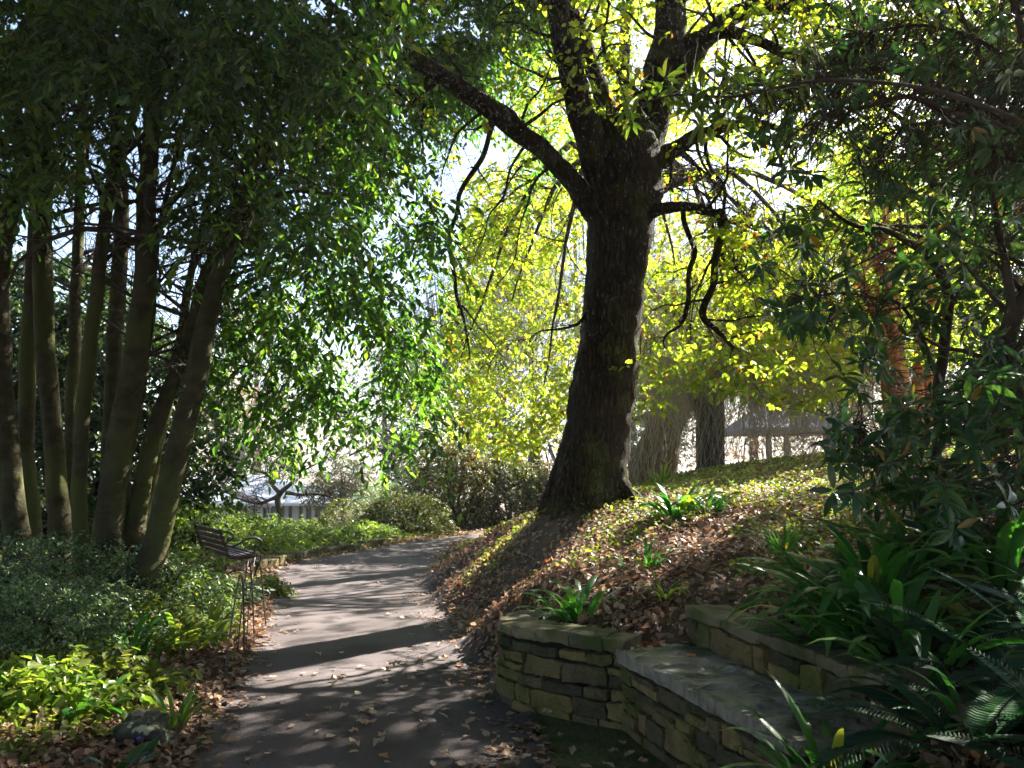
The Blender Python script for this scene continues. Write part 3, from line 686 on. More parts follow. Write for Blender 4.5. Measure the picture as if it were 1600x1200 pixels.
# hanging yellow foliage, in clumps, well behind and around the trunk
pol = [(640, 620), (660, 560), (690, 480), (720, 400), (735, 280), (770, 250), (880, 290), (925, 330), (1010, 200), (1110, 160), (1250, 200), (1400, 260), (1560, 380), (1560, 560), (1440, 560), (1330, 560), (1310, 620), (1230, 620), (1180, 600), (1090, 600), (1000, 600), (960, 650), (900, 640), (850, 690), (800, 720), (760, 690), (700, 680)]
YPOL = pol
YPOL2 = [(985, 400), (1340, 380), (1420, 520), (1330, 610), (1240, 645), (1170, 610), (1080, 615), (1000, 640)]
top = [(560, -500), (1700, -500), (1650, 120), (1300, 160), (1100, 120), (1020, 170), (930, 200), (840, 160), (800, 60), (640, -50)]
pc = sample_poly(top, 4200); C2 = Pn(pc[:, 0], pc[:, 1], rs.uniform(9.5, 17, len(pc))); C2 = clumpy(C2, 1.0, -.03)
p2, D2, N2, tw2 = sprays(C2, 10, .4, .4)
tp = np.array([list(q) for q in tips]); tp = tp[sun_gaps(tp)]; tp = tp[rs.rand(len(tp)) < .17]
p3, D3, N3, tw3 = sprays(tp, 5, .22, .4)
L = .092 * rs.uniform(.6, 1.25, len(p2) + len(p3))
leaf_mesh('crown', np.concatenate([p2, p3]), np.concatenate([D2, D3]), np.concatenate([N2, N3]), L, L * .72, L_oak, to)
twig_mesh('twigs', tw2, .0045, M_twig, to)
# the yellow-leaved tree whose lit curtain hangs behind the oak
q = P(948, 760, 19); ty = thing('yellow_leaved_tree', 'backlit tree with a wide drooping curtain of yellow-green leaves behind the oak trunk', 'tree', (q.x, q.y, Hs(q.x, q.y)))
mb = MB(); s = limb(mb, [(946, 800, 19, 44), (948, 700, 19, 36), (955, 500, 19, 32), (965, 300, 19, 28), (975, 100, 19, 20), (980, -50, 19, 12)], 12, .1, 5); mb.build('trunk', M_oakbark, ty)
mb = MB(); ytips = []
for k, (a, b) in enumerate([(760, 330), (800, 470), (720, 560), (1120, 300), (1230, 420), (1180, 520), (1320, 500), (1060, 430), (870, 380), (1400, 420), (1000, 560), (850, 600)]):
    s1 = limb(mb, [(965, 330 - (k % 3) * 60, 19, 15), ((965 + a) / 2, min(b, 300) - 30, 18.6 - (k % 4) * .6, 9), (a, b, 17.5 + (k % 5) * .8, 2)], 6, .05, 6, .1)
    twigs_from(mb, [Vector(v[:3]) for v in s1], s1[:, 3], 10, 1.8, 500 + k, 2, .45, .0, .006, ytips)
mb.build('branches', M_twig, ty)
pc = sample_poly(YPOL, 15000); C = Pn(pc[:, 0], pc[:, 1], 16.2 + 10.5 * rs.rand(len(pc)) ** .8); C = clumpy(C, .75, -.06, False)
rn_ = C[:, 2] / math.tan(SUN_EL); lx = C[:, 0] - math.sin(SUN_AZ) * rn_; ly = C[:, 1] - math.cos(SUN_AZ) * rn_; C = C[~((lx < .6) & (lx > -4.5) & (ly < 16)) | (rs.rand(len(C)) < .07)]
pc = sample_poly([(790, -80), (1400, -80), (1400, 240), (800, 260)], 6000); Ct = clumpy(Pn(pc[:, 0], pc[:, 1], rs.uniform(17, 26, len(pc))), .7, -.03, False); rn_ = Ct[:, 2] / math.tan(SUN_EL); lx = Ct[:, 0] - math.sin(SUN_AZ) * rn_; ly = Ct[:, 1] - math.cos(SUN_AZ) * rn_; C = np.concatenate([C, Ct[~((lx < .6) & (lx > -5.5) & (ly < 16)) | (rs.rand(len(Ct)) < .15)]])
pc = sample_poly(YPOL2, 1700); C = np.concatenate([C, clumpy(Pn(pc[:, 0], pc[:, 1], rs.uniform(16.5, 21, len(pc))), .8, .0, False)])
p, D, N, tw = sprays(C, 9, .42, .5); L = .125 * rs.uniform(.6, 1.25, len(p)); leaf_mesh('crown', p, D, N, L, L * .72, L_oak, ty); twig_mesh('twigs', tw, .005, M_twig, ty)

# ------------------------------------------------------------------ the stand of laurels on the left
STEMS = [
 ([(28, 850, 8.8, 50), (15, 740, 8.8, 42), (4, 620, 8.8, 40), (0, 500, 8.8, 38), (2, 400, 8.8, 36), (25, 300, 8.8, 34), (50, 210, 8.8, 30), (95, 150, 8.8, 24), (160, 110, 8.7, 16)], 'laurel stem against the left picture edge, bending right near its fork'),
 ([(52, 850, 9.8, 36), (42, 700, 9.8, 30), (44, 550, 9.8, 30), (55, 400, 9.8, 30), (62, 250, 9.8, 28), (70, 100, 9.8, 24), (80, -80, 9.8, 20)], 'dark upright laurel stem, second from the left edge, close behind the first'),
 ([(95, 845, 9.3, 46), (85, 700, 9.3, 36), (72, 560, 9.3, 36), (66, 420, 9.3, 36), (66, 260, 9.3, 34), (60, 120, 9.3, 30), (40, -60, 9.3, 24)], 'thick dark upright laurel stem just left of the pale slim stem'),
 ([(128, 850, 8.6, 32), (124, 740, 8.6, 28), (134, 600, 8.6, 28), (150, 460, 8.6, 26), (166, 330, 8.6, 24), (182, 220, 8.6, 20), (200, 80, 8.6, 16)], 'slim pale stem with light vertical streaks standing in front of the dark stems'),
 ([(166, 860, 8.4, 56), (175, 780, 8.4, 50), (190, 680, 8.4, 48), (208, 580, 8.4, 46), (221, 480, 8.4, 42), (228, 370, 8.4, 38), (232, 250, 8.4, 34), (250, 100, 8.4, 26), (280, -40, 8.4, 18)], 'stoutest laurel stem, widening into a double foot at the middle of the clump'),
 ([(208, 850, 9.0, 44), (224, 750, 9.0, 34), (246, 660, 9.0, 32), (275, 580, 9.0, 28), (300, 510, 9.0, 26), (318, 440, 9.0, 22), (350, 360, 9.0, 16)], 'curved laurel stem leaning right between the stoutest stem and the outermost one'),
 ([(240, 865, 8.0, 52), (262, 770, 8.0, 46), (286, 670, 8.0, 44), (310, 570, 8.0, 42), (326, 490, 8.0, 38), (342, 430, 8.0, 32), (372, 340, 8.0, 24), (400, 250, 8.0, 16), (450, 150, 7.9, 10)], 'outermost laurel stem leaning right above the park bench, sunlit on its right edge'),
 ([(170, 820, 10.4, 36), (172, 700, 10.4, 32), (178, 560, 10.4, 30), (186, 430, 10.4, 30), (190, 300, 10.4, 26), (175, 150, 10.4, 20), (150, 0, 10.4, 14)], 'straight dark laurel stem half hidden behind the stoutest stem'),
 ([(108, 830, 11, 28), (112, 650, 11, 24), (118, 480, 11, 22), (124, 320, 11, 20), (130, 150, 11, 16)], 'thin black laurel stem at the back between the thick dark and the pale stem'),
 ([(222, 830, 10.2, 30), (240, 720, 10.2, 26), (262, 620, 10.2, 24), (280, 540, 10.2, 20), (300, 420, 10.2, 14), (330, 300, 10.2, 10)], 'thin laurel stem at the back, parallel to the curved leaning stem'),
 ([(185, 835, 8.9, 26), (195, 740, 8.9, 20), (215, 640, 8.9, 18), (232, 520, 8.9, 18), (240, 420, 8.9, 14), (262, 300, 8.9, 10)], 'thin pale laurel stem rising beside the right foot of the stoutest stem'),
]
laurels = []
for i, (pp, lab) in enumerate(STEMS):
    q = P(*pp[0][:3]); gz = Hs(q.x, q.y)
    t = thing('laurel_tree', lab, 'tree', (q.x, q.y, gz), 'laurel stems in the dark stand on the left')
    pts = [(pp[0][0], 1010, pp[0][2], pp[0][3] * 1.25)] + pp
    pts = [(a_, b_, c_, d_ * .8) for a_, b_, c_, d_ in pts]
    pts[0] = (pp[0][0] - (pp[1][0] - pp[0][0]) * .3, min(1010, 900), pp[0][2], pp[0][3] * 1.3)
    mb = MB(); s = limb(mb, pts, 18, .09, 6, .02); ex = []
    v = Vector(s[-1, :3]); dd = (Vector(s[-1, :3]) - Vector(s[-4, :3])).normalized(); r_ = s[-1, 3]
    q = [v + dd * k for k in (0, .8, 1.6, 2.6)]; mb.tube(q, [r_, r_ * .8, r_ * .6, r_ * .3], 10, .05)
    mb.build('trunk', M_stem, t)
    mb = MB(); pts3 = [Vector(a[:3]) for a in s[len(s) // 2:]]; twigs_from(mb, pts3, s[len(s) // 2:, 3], 12, 1.9, 300 + i, 3, .25, .05, .005)
    mb.build('branches', M_twig, t); laurels.append((t, s))
# crown of the stand: hanging sprays, each belonging to the nearest stem
regs = [ # polygon, sprays, depth range, threshold of clumpiness
 ([(-60, -40), (420, -40), (420, 120), (330, 160), (200, 120), (80, 120), (-60, 190)], 1300, (6.5, 10.5), -.12),
 ([(120, 60), (620, -40), (600, 130), (560, 330), (480, 420), (350, 330), (290, 220), (220, 160)], 2100, (6.8, 10.5), .02),
 ([(330, 330), (560, 180), (700, 260), (690, 420), (640, 560), (600, 620), (540, 480), (470, 520), (420, 470)], 1900, (7.8, 10.6), .05),
 ([(340, 430), (470, 380), (620, 470), (690, 600), (670, 700), (600, 720), (560, 660), (520, 700), (440, 720), (400, 690), (380, 640), (330, 640), (330, 560)], 2900, (8.3, 10.8), .07),
 ([(600, -60), (900, -60), (880, 120), (860, 250), (840, 330), (780, 230), (730, 180), (640, 180)], 2500, (10.6, 13), -.02),
 ([(520, 100), (760, 60), (760, 160), (640, 260), (560, 300)], 600, (10, 12.5), .03),
 ([(-60, 160), (140, 160), (200, 240), (140, 290), (60, 290), (-60, 340)], 330, (7, 10), .0),
 ([(200, 300), (350, 330), (340, 420), (290, 440), (280, 380)], 220, (7.2, 8.5), .0),
 ([(-300, -700), (800, -700), (640, -20), (-60, -20), (-60, 300), (-500, 500)], 3600, (6, 12), -.2),
]
CC = []
for ri, (poly, n, (d0, d1), thr) in enumerate(regs):
    pc = sample_poly(poly, n); c_ = Pn(pc[:, 0], pc[:, 1], rs.uniform(d0, d1, n)); c_ = c_ if ri not in (1, 2, 3) else c_[sun_gaps(c_) | (rs.rand(n) < .3)]; CC.append(clumpy(c_, 1.3, thr, ri not in (1, 2, 3)))
CC = np.concatenate(CC)
mids = np.array([s[-8:, :3].mean(0) + np.array([0, 0, .8]) for t, s in laurels]); mids[:, 2] *= .4; Cq = CC.copy(); Cq[:, 2] *= .4
own = np.argmin(np.linalg.norm(Cq[:, None] - mids[None], axis=2), 1)
for i, (t, s) in enumerate(laurels):
    c_ = CC[own == i]
    if len(c_) < 60: continue
    p, D, N, tw = sprays(c_, 13, .5, .75, bias=(.25, -.1, -.1))
    L = .118 * rs.uniform(.5, 1.3, len(p))
    leaf_mesh('crown', p, D, N, L, L * .44, L_laurel, t)
    twig_mesh('twigs', tw, .004, M_twig, t)

# ------------------------------------------------------------------ dark evergreen screen behind the laurel stems
for i, (px_, d, rx, rz, lab) in enumerate([(-60, 15, 2.8, 5.2, 'dark evergreen shrub behind the leftmost laurel stems'), (90, 16, 2.6, 5.6, 'tall dark evergreen shrub filling the gap behind the thick dark stem'), (205, 17, 2.3, 4.8, 'dark evergreen shrub seen between the leaning laurel stems')]):
    q = P(px_, 880, d); bush('evergreen_shrub', lab, 'shrub', (q.x, q.y, Hs(q.x, q.y)), (rx, 1.6, rz), 2800, .16, L_dark, K=9, droop=.4, thr=-.3, nst=6, nscale=1.0, group='evergreen screen behind the laurels')

# ------------------------------------------------------------------ rhododendrons on the right
def whorls(C, n, leaf, axis_up=.5, wd=.27, droop=.35):
    m = len(C); A = unit(rs.normal(0, 1, (m, 3)) * np.array([1, 1, .5]) + np.array([-.35, -.25, axis_up])); U = unit(np.cross(A, rs.normal(0, 1, (m, 3)))); Vv = np.cross(A, U)
    th = (np.arange(n) / n * 6.283)[None] + rs.rand(m, 1) * 6.28 + rs.normal(0, .2, (m, n))
    rad = U[:, None] * np.cos(th)[..., None] + Vv[:, None] * np.sin(th)[..., None]
    D = rad + A[:, None] * rs.uniform(-.1, .7, (m, n, 1)); D[:, :, 2] -= droop
    Nn = A[:, None] * 1.0 + rad * .2 + rs.normal(0, .15, (m, n, 3))
    pos = C[:, None] + rad * .012 + A[:, None] * rs.uniform(-.03, .01, (m, n, 1))
    L = leaf * rs.uniform(.6, 1.15, m * n); keep = rs.rand(m * n) < .88
    return pos.reshape(-1, 3)[keep], D.reshape(-1, 3)[keep], Nn.reshape(-1, 3)[keep], L[keep], (L * wd * rs.uniform(.85, 1.25, m * n))[keep]
def to_skel(C, S, frac=.8, sag=.06):
    """twig from each whorl back to the nearest point of the stems"""
    d = np.linalg.norm(C[:, None] - S[None], axis=2) + rs.rand(len(C), len(S)) * .25; e = S[np.argmin(d, 1)]
    v = (e - C); ln = np.linalg.norm(v, axis=1, keepdims=True); v = v * np.minimum(1, 1.1 / np.maximum(ln, .01))
    k = rs.normal(0, .05, (len(C), 3)); t = np.array([0, .3, .65, 1.0])
    tw = C[:, None] + v[:, None] * t[None, :, None] + k[:, None] * np.sin(t * math.pi)[None, :, None]; tw[:, :, 2] -= sag * np.sin(t * math.pi)[None] * 1.0
    return tw[:, ::-1]
def rhodo(label, foot, limbs, regs_, leaf=.125, mat=None, n=9, thr=-.1, extra_tw=2):
    t = thing('rhododendron', label, 'shrub', foot, 'rhododendrons on the right'); SK = []
    mb = MB()
    for i, L_ in enumerate(limbs):
        s = limb(mb, L_, 9, .08, 6, .03); SK.append(s[:, :3]); twigs_from(mb, [Vector(a[:3]) for a in s], s[:, 3], 5, .8, 900 + i, 2, .1, .1, .0035)
    mb.build('stems', M_rtwig, t); SK = np.concatenate(SK)
    C = []
    for poly, m, (d0, d1) in regs_:
        pc = sample_poly(poly, m); C.append(clumpy(Pn(pc[:, 0], pc[:, 1], rs.uniform(d0, d1, m)), 2.2, thr))
    C = np.concatenate(C); p, D, N, L, W = whorls(C, n, leaf); leaf_mesh('foliage', p, D, N, L, W, mat or L_rhod, t, T_LONG)
    ex = np.repeat(C, extra_tw, 0) + rs.normal(0, .12, (len(C) * extra_tw, 3))
    twig_mesh('twigs', np.concatenate([to_skel(C, SK), to_skel(ex, SK)]), .0042, M_rtwig, t)
    return t
q = P(1450, 880, 6.6)
rhodo('tall rhododendron with a forked dark stem and drooping whorls over the bank', (q.x, q.y, Hs(q.x, q.y)), [
  [(1440, 960, 6.5, 20), (1458, 800, 6.5, 17), (1466, 680, 6.5, 16), (1470, 570, 6.5, 17), (1482, 475, 6.4, 16), (1462, 420, 6.3, 14), (1430, 385, 6.2, 12), (1385, 362, 6.0, 9), (1335, 352, 5.9, 7), (1280, 312, 5.8, 4)],
  [(1482, 475, 6.4, 11), (1510, 440, 6.4, 8), (1545, 400, 6.5, 6), (1600, 360, 6.6, 4)],
  [(1470, 600, 6.4, 7), (1420, 490, 6.0, 6), (1370, 468, 5.8, 5), (1310, 460, 5.6, 3), (1250, 470, 5.5, 2)],
  [(1462, 700, 6.5, 6), (1400, 720, 6.2, 5), (1370, 690, 5.9, 4), (1335, 660, 5.7, 3)],
  [(1470, 640, 6.4, 6), (1520, 600, 6.3, 5), (1560, 560, 6.2, 3)]],
  [([(1200, 330), (1330, 340), (1440, 420), (1480, 540), (1440, 640), (1340, 600), (1310, 540), (1220, 520), (1170, 440)], 80, (5.2, 7.2)),
   ([(1290, 590), (1380, 560), (1420, 640), (1420, 780), (1350, 800), (1300, 770), (1275, 700)], 42, (4.6, 6.2)),
   ([(1340, 760), (1480, 740), (1500, 900), (1380, 880)], 26, (5.5, 7)),
   ([(1400, 330), (1600, 330), (1640, 700), (1480, 680), (1470, 500)], 105, (5.4, 7.5))], leaf=.16, thr=-.3)
q = P(1600, 900, 5.2)
rhodo('rhododendron at the right picture edge with a thick grey-brown bent stem', (q.x, q.y, Hs(q.x, q.y)), [
  [(1640, 1000, 5.2, 34), (1620, 800, 5.2, 32), (1592, 640, 5.2, 28), (1574, 560, 5.2, 27), (1578, 500, 5.2, 27), (1600, 460, 5.2, 25), (1640, 400, 5.2, 22), (1700, 300, 5.2, 16)],
  [(1576, 520, 5.2, 18), (1574, 450, 5.2, 14), (1566, 380, 5.3, 11), (1550, 300, 5.4, 8), (1530, 200, 5.5, 5)]],
  [([(1500, 560), (1660, 540), (1680, 860), (1480, 860), (1410, 800), (1440, 720), (1500, 700)], 170, (4.2, 6.0)),
   ([(1380, 640), (1500, 600), (1520, 780), (1400, 800)], 36, (4.6, 5.8)),
   ([(1500, 200), (1660, 200), (1660, 560), (1520, 540)], 80, (4.8, 6.5))], leaf=.14, thr=-.4)
q = P(1750, 900, 4.6)
rhodo('overhanging rhododendron branches reaching in from the upper right with bare lower twigs', (q.x, q.y, Hs(q.x, q.y)), [
  [(1800, 1000, 4.8, 60), (1780, 600, 4.8, 50), (1720, 330, 4.7, 34), (1640, 225, 4.6, 17), (1580, 198, 4.5, 13), (1500, 175, 4.4, 11), (1430, 155, 4.3, 9), (1370, 158, 4.2, 7), (1300, 185, 4.1, 4), (1230, 215, 4.0, 2.5)],
  [(1720, 330, 4.7, 24), (1640, 200, 4.8, 13), (1560, 182, 4.8, 11), (1500, 150, 4.8, 9), (1430, 122, 4.7, 8), (1360, 110, 4.6, 6), (1280, 120, 4.5, 4), (1210, 150, 4.4, 2.5)],
  [(1720, 330, 4.7, 20), (1630, 240, 4.7, 9), (1560, 232, 4.7, 7), (1490, 190, 4.6, 6), (1420, 190, 4.5, 4), (1340, 235, 4.4, 3)],
  [(1720, 330, 4.7, 24), (1640, 120, 5, 13), (1592, 40, 5, 12), (1560, -60, 5, 10)],
  [(1592, 100, 5, 9), (1520, 60, 5.1, 7), (1440, 40, 5.1, 5), (1340, 50, 5.1, 3)]],
  [([(1120, 120), (1300, 90), (1600, 60), (1600, 330), (1400, 330), (1280, 300), (1180, 250)], 235, (4.0, 6.2)),
   ([(1250, -60), (1700, -60), (1650, 160), (1380, 110), (1260, 60)], 150, (4.4, 6.5)),
   ([(1300, -500), (2300, -500), (2300, 500), (1700, 500), (1620, -60)], 620, (3.6, 8))], leaf=.12, thr=-.12, extra_tw=4)
q = P(2100, 900, 3.6)
rhodo('low bright-leaved rhododendron spray crossing in front of the oak fork', (q.x, q.y, Hs(q.x, q.y)), [
  [(2300, 900, 3.4, 40), (2000, 500, 3.4, 30), (1720, 260, 3.5, 12), (1500, 150, 3.6, 8), (1350, 130, 3.7, 6), (1240, 130, 3.8, 5), (1150, 150, 3.9, 4), (1050, 150, 4.0, 3), (980, 175, 4.0, 2)]],
  [([(935, 150), (1000, 110), (1120, 100), (1180, 120), (1270, 60), (1260, 120), (1160, 190), (1080, 200), (980, 210)], 30, (3.8, 4.3))], leaf=.12, mat=L_green, n=8, thr=-9, extra_tw=1)

# ------------------------------------------------------------------ trees
def light_blocker_tree(x, y, h, r, label, n=900, mat=None, base=None):  # unseen trees, added to block sky and sun light from the scene
    bx, by = base or (x, y); gz = Hs(bx, by); t = thing('light_blocker_tree', label, 'tree', (bx, by, gz), 'unseen trees added to block light')
    mb = MB(); zz = smooth_path([(bx, by, gz - .2, .34), (bx + .1, by, gz + h * .45, .26), (x * .5 + bx * .5, y * .5 + by * .5, gz + h * .8, .2), (x - .1, y + .1, gz + h, .1)], 5); mb.tube(zz[:, :3], zz[:, 3], 12, .1); mb.build('trunk', M_greybark, t)
    C = clumpy(blob_points((x, y, gz + h), (r, r, r * .55), n, .3), .5, -.25); p, D, N, tws = sprays(C, 9, .9, .3); L = .26 * rs.uniform(.6, 1.3, len(p))
    leaf_mesh('crown', p, D, N, L, L * .6, mat or L_dark, t)
    twig_mesh('branches', np.stack([np.repeat([[x, y, gz + h * .7]], len(C), 0) * .6 + C * .4, C], 1), .02, M_greybark, t)
for x, y, h, r, lab in [(-5, -6, 8, 5.5, 'unseen evergreen added behind the viewpoint on the left to block sky light'), (5, -6, 8, 5.5, 'unseen evergreen added behind the viewpoint on the right to block sky light'), (0, -14, 9, 6, 'unseen evergreen added straight behind the viewpoint to block sky light'), (-9, 2, 8, 4.5, 'unseen evergreen added left of the viewpoint to block sky light'),
                        (-15, -8, 8, 6, 'unseen evergreen added far behind on the left to block sky light'), (15, -8, 8, 6, 'unseen evergreen added far behind on the right to block sky light'), (-16, 6, 8, 5, 'unseen evergreen added left of the laurel stand to block sky light'), (9, 1, 7, 4.5, 'unseen evergreen added right of the viewpoint to block light'), (-1, -2, 9, 4, 'unseen evergreen added to close the sky over the viewpoint')]:
    light_blocker_tree(x, y, h, r, lab)
for x, y, h, r, b, lab in [(-2.5, 4.5, 12.5, 4.2, (-8, .5), 'unseen leaning evergreen added to close the sky over the path on the left'), (3.5, 4, 12.5, 4.2, (7.5, -1), 'unseen leaning evergreen added to close the sky over the stone wall'), (-6, 9, 13, 4, (-12, 7), 'unseen leaning evergreen added to block light above the laurel stand'), (0, -.5, 11.5, 4, (3, -4), 'unseen evergreen added to cover the sky above the viewpoint'), (.5, 13, 13.2, 4, (-14, 15), 'unseen high evergreen crown added above the fork of the oak to block sun')]:
    light_blocker_tree(x, y, h, r, lab, 1300, None, b)
def tree(name, label, base, d, pix, crown, mat, leaf, K=9, bark=None, n=1200, group=None, thr=-.1, nscale=.9, droop=.4, limbs=6, tw=.006, Tm=T_OV, wf=.62, cat='tree'):
    """pix: trunk polyline (px,py,w); crown: list of (px,py,depth,rx,ry,rz)"""
    q = P(base[0], base[1], d); gz = Hs(q.x, q.y); t = thing(name, label, cat, (q.x, q.y, gz), group)
    mb = MB(); pts = [(a, b, d, w_) for a, b, w_ in pix]; s = limb(mb, pts, 14, .1, 6, .03)
    mb.build('trunk', bark or M_greybark, t)
    mb = MB(); C = []; rnd = random.Random(len(label)); tot = sum(c[3] * c[4] * c[5] for c in crown) if crown else 1
    for cx_, cy_, cd, rx, ry, rz in crown:
        c = P(cx_, cy_, cd); m = int(n * rx * ry * rz / tot); C.append(blob_points(c, (rx, ry, rz), m, .4))
        for _ in range(limbs):
            e = Vector(c) + Vector((rnd.uniform(-.7, .7) * rx, rnd.uniform(-.7, .7) * ry, rnd.uniform(-.6, .7) * rz)); k = rnd.randint(len(s) // 3, len(s) - 1); a = Vector(s[k, :3])
            m1 = a.lerp(e, .5) + Vector((rnd.gauss(0, .1), rnd.gauss(0, .1), .15 * rz)); r0 = s[k, 3] * .4
            z_ = smooth_path([tuple(a) + (r0,), tuple(m1) + (r0 * .6,), tuple(e) + (r0 * .2,)], 5)
            mb.tube([v[:3] for v in z_], z_[:, 3], 7); twigs_from(mb, [Vector(v[:3]) for v in z_], z_[:, 3], 5, max(rx, rz) * .45, rnd.random(), 2, .2, .05, .006)
    if crown:
        mb.build('branches', bark or M_greybark, t)
        C = clumpy(np.concatenate(C), nscale, thr); p, D, N, tws = sprays(C, K, leaf * 3.2, droop); L = leaf * rs.uniform(.6, 1.2, len(p))
        leaf_mesh('crown', p, D, N, L, L * wf, mat, t, Tm)
    return t, s
tree('holm_oak', 'green-leaved tree filling the upper right behind the rhododendron twigs', (1700, 800), 12, [(1700, 800, 50), (1690, 500, 44), (1660, 200, 38), (1640, -100, 26)],
     [(1450, 100, 10.5, 2.4, 1.8, 1.9), (1650, 250, 11.5, 2.2, 2, 2.2), (1300, -40, 10.5, 1.8, 1.5, 1.4), (1620, -150, 11, 3, 2, 2.2), (1560, 440, 12.5, 1.5, 1.4, 1.5), (1400, 370, 12, 1.0, .8, 1.1)], L_green, .09, n=5200, thr=-.05, nscale=1.1, bark=M_twig)
tree('orange_barked_tree', 'tree with stout glowing orange trunk behind the rhododendrons', (1412, 700), 17.5, [(1418, 740, 60), (1412, 690, 50), (1402, 620, 44), (1392, 540, 40), (1384, 450, 34), (1376, 330, 26), (1370, 220, 16)],
     [(1370, 260, 17.5, 3, 2.4, 2.4), (1500, 340, 18.5, 2.6, 2.4, 2), (1385, 400, 16.3, 1.3, 1.0, 1.2)], L_green, .11, n=2200, bark=M_orange, thr=.0)
for k, (a, lab) in enumerate([(1434, 'slim orange stem immediately right of the stout orange trunk'), (1450, 'slim orange stem farther right of the stout orange trunk')]):
    tree('orange_barked_tree', lab, (a, 700), 18.0 + k * .3, [(a, 730, 22), (a - 1, 660, 19), (a + 2, 560, 17), (a + 6, 430, 14), (a + 14, 300, 10)], [(a + 30, 330, 18.5, 1.6, 1.4, 1.2)], L_green, .1, n=260, bark=M_orange, limbs=3)
# willow with bare weeping twigs
tw0, sw = tree('willow_tree', 'bare weeping willow with forked grey trunk behind the crest of the bank', (1110, 745), 21, [(1112, 790, 60), (1110, 745, 47), (1110, 690, 44), (1108, 640, 46), (1096, 600, 52), (1084, 560, 34), (1066, 500, 22), (1050, 450, 10)], [], None, .1)
mb = MB()
for L_ in [[(1115, 625, 21, 34), (1132, 575, 21, 28), (1138, 500, 21, 24), (1150, 400, 21, 18), (1180, 320, 21.5, 12)], [(1060, 500, 21, 16), (1000, 440, 20.5, 12), (950, 430, 20, 7)], [(1138, 500, 21, 16), (1200, 440, 21.5, 12), (1270, 430, 22, 8), (1340, 460, 22.5, 4)], [(1150, 400, 21, 12), (1230, 360, 22, 9), (1310, 380, 23, 5)]]:
    s = limb(mb, L_, 9, .08, 5); twigs_from(mb, [Vector(a[:3]) for a in s], s[:, 3], 12, 2.0, 41, 2, .3, .1, .01)
mb.build('limb', M_greybark, tw0)
def weep(n, poly_top, d, ln, seed, wob=.12):
    pc = sample_poly(poly_top, n); T0 = Pn(pc[:, 0], pc[:, 1], rs.uniform(d[0], d[1], n)); l_ = rs.uniform(ln[0], ln[1], n); t = np.linspace(0, 1, 9)
    dr = rs.normal(0, .7, (n, 2)); tw = np.repeat(T0[:, None], 9, 1)
    tw[:, :, 0] += dr[:, :1] * (1 - (1 - t) ** 2)[None] + np.cumsum(rs.normal(0, wob * .35, (n, 9)), 1); tw[:, :, 1] += dr[:, 1:] * (1 - (1 - t) ** 2)[None]; tw[:, :, 2] -= l_[:, None] * t[None]
    return tw
twig_mesh('weeping_twigs', np.concatenate([weep(2300, [(960, 470), (1000, 420), (1300, 410), (1370, 500), (1350, 600), (1000, 600)], (19, 24), (1.2, 3.8), 1, .3), weep(500, [(1000, 300), (1300, 300), (1340, 480), (980, 480)], (20, 25), (2, 4), 2, .3), weep(900, [(1150, 520), (1350, 500), (1350, 620), (1160, 620)], (21, 24), (1.0, 2.6), 4, .3), weep(350, [(740, 360), (920, 320), (920, 560), (760, 560)], (22, 27), (1.5, 3.5), 2, .3)]), .0065, M_willow, tw0)
tree('leaning_tree', 'broad grey trunk leaning right, veiled by twigs, between the oak and the willow', (1022, 760), 25, [(1010, 800, 92), (1018, 750, 78), (1030, 700, 66), (1046, 650, 50), (1070, 600, 34), (1090, 540, 22)], [(1010, 640, 25.5, 1.5, 1.5, 1.1), (1060, 560, 26, 1.5, 1.5, 1.2)], L_blue, .14, n=420, thr=.05)
# cedars and far trees
for (a, b, d, rx, rz, n_, m_, lab, ln) in [
    (700, 620, 44, 4.6, 8.0, 2200, L_blue, 'hazy blue-green conifer far beyond the azaleas', 'cedar_tree'),
    (830, 580, 38, 4.5, 7.0, 2400, L_blue, 'blue-green cedar immediately left of the oak trunk, far off', 'cedar_tree'),
    (985, 640, 33, 2.8, 3.0, 1500, L_blue, 'low spreading cedar visible just right of the oak trunk', 'cedar_tree'),
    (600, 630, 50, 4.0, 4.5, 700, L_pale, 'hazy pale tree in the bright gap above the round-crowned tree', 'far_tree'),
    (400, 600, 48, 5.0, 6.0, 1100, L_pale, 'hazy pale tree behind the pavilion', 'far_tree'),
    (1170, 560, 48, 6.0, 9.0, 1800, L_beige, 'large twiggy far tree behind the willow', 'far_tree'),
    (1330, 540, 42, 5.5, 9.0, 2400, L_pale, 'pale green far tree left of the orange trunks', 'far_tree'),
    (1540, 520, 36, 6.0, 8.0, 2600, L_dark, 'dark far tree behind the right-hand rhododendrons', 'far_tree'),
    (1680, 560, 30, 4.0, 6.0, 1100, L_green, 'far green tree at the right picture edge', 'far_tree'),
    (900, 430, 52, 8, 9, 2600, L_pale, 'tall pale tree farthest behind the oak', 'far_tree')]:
    q = P(a, b, d); gz = Hs(q.x, d); pyb = 600 + (0) 
    t = thing(ln, lab, 'tree', (q.x, d, gz), 'trees in the hazy distance')
    mb = MB(); mb.tube([(q.x, d, gz - .3), (q.x + .2, d, gz + rz * .6), (q.x - .1, d, q.z + rz * .5)], [.32, .24, .08], 9, .1); mb.build('trunk', M_greybark, t)
    C = clumpy(blob_points(q, (rx, rx, rz), n_, .5), .55, -.12); p, D, N, tws = sprays(C, 9, .6 if ln == 'far_tree' else .9, .2); L = .2 * rs.uniform(.6, 1.3, len(p))
    leaf_mesh('crown', p, D, N, L, L * (.3 if ln == 'cedar_tree' else .6), m_, t); twig_mesh('branches', np.stack([np.repeat([[q.x, d, q.z - rz * .2]], len(C), 0) * .35 + C * .65, C], 1), .02, M_greybark, t)
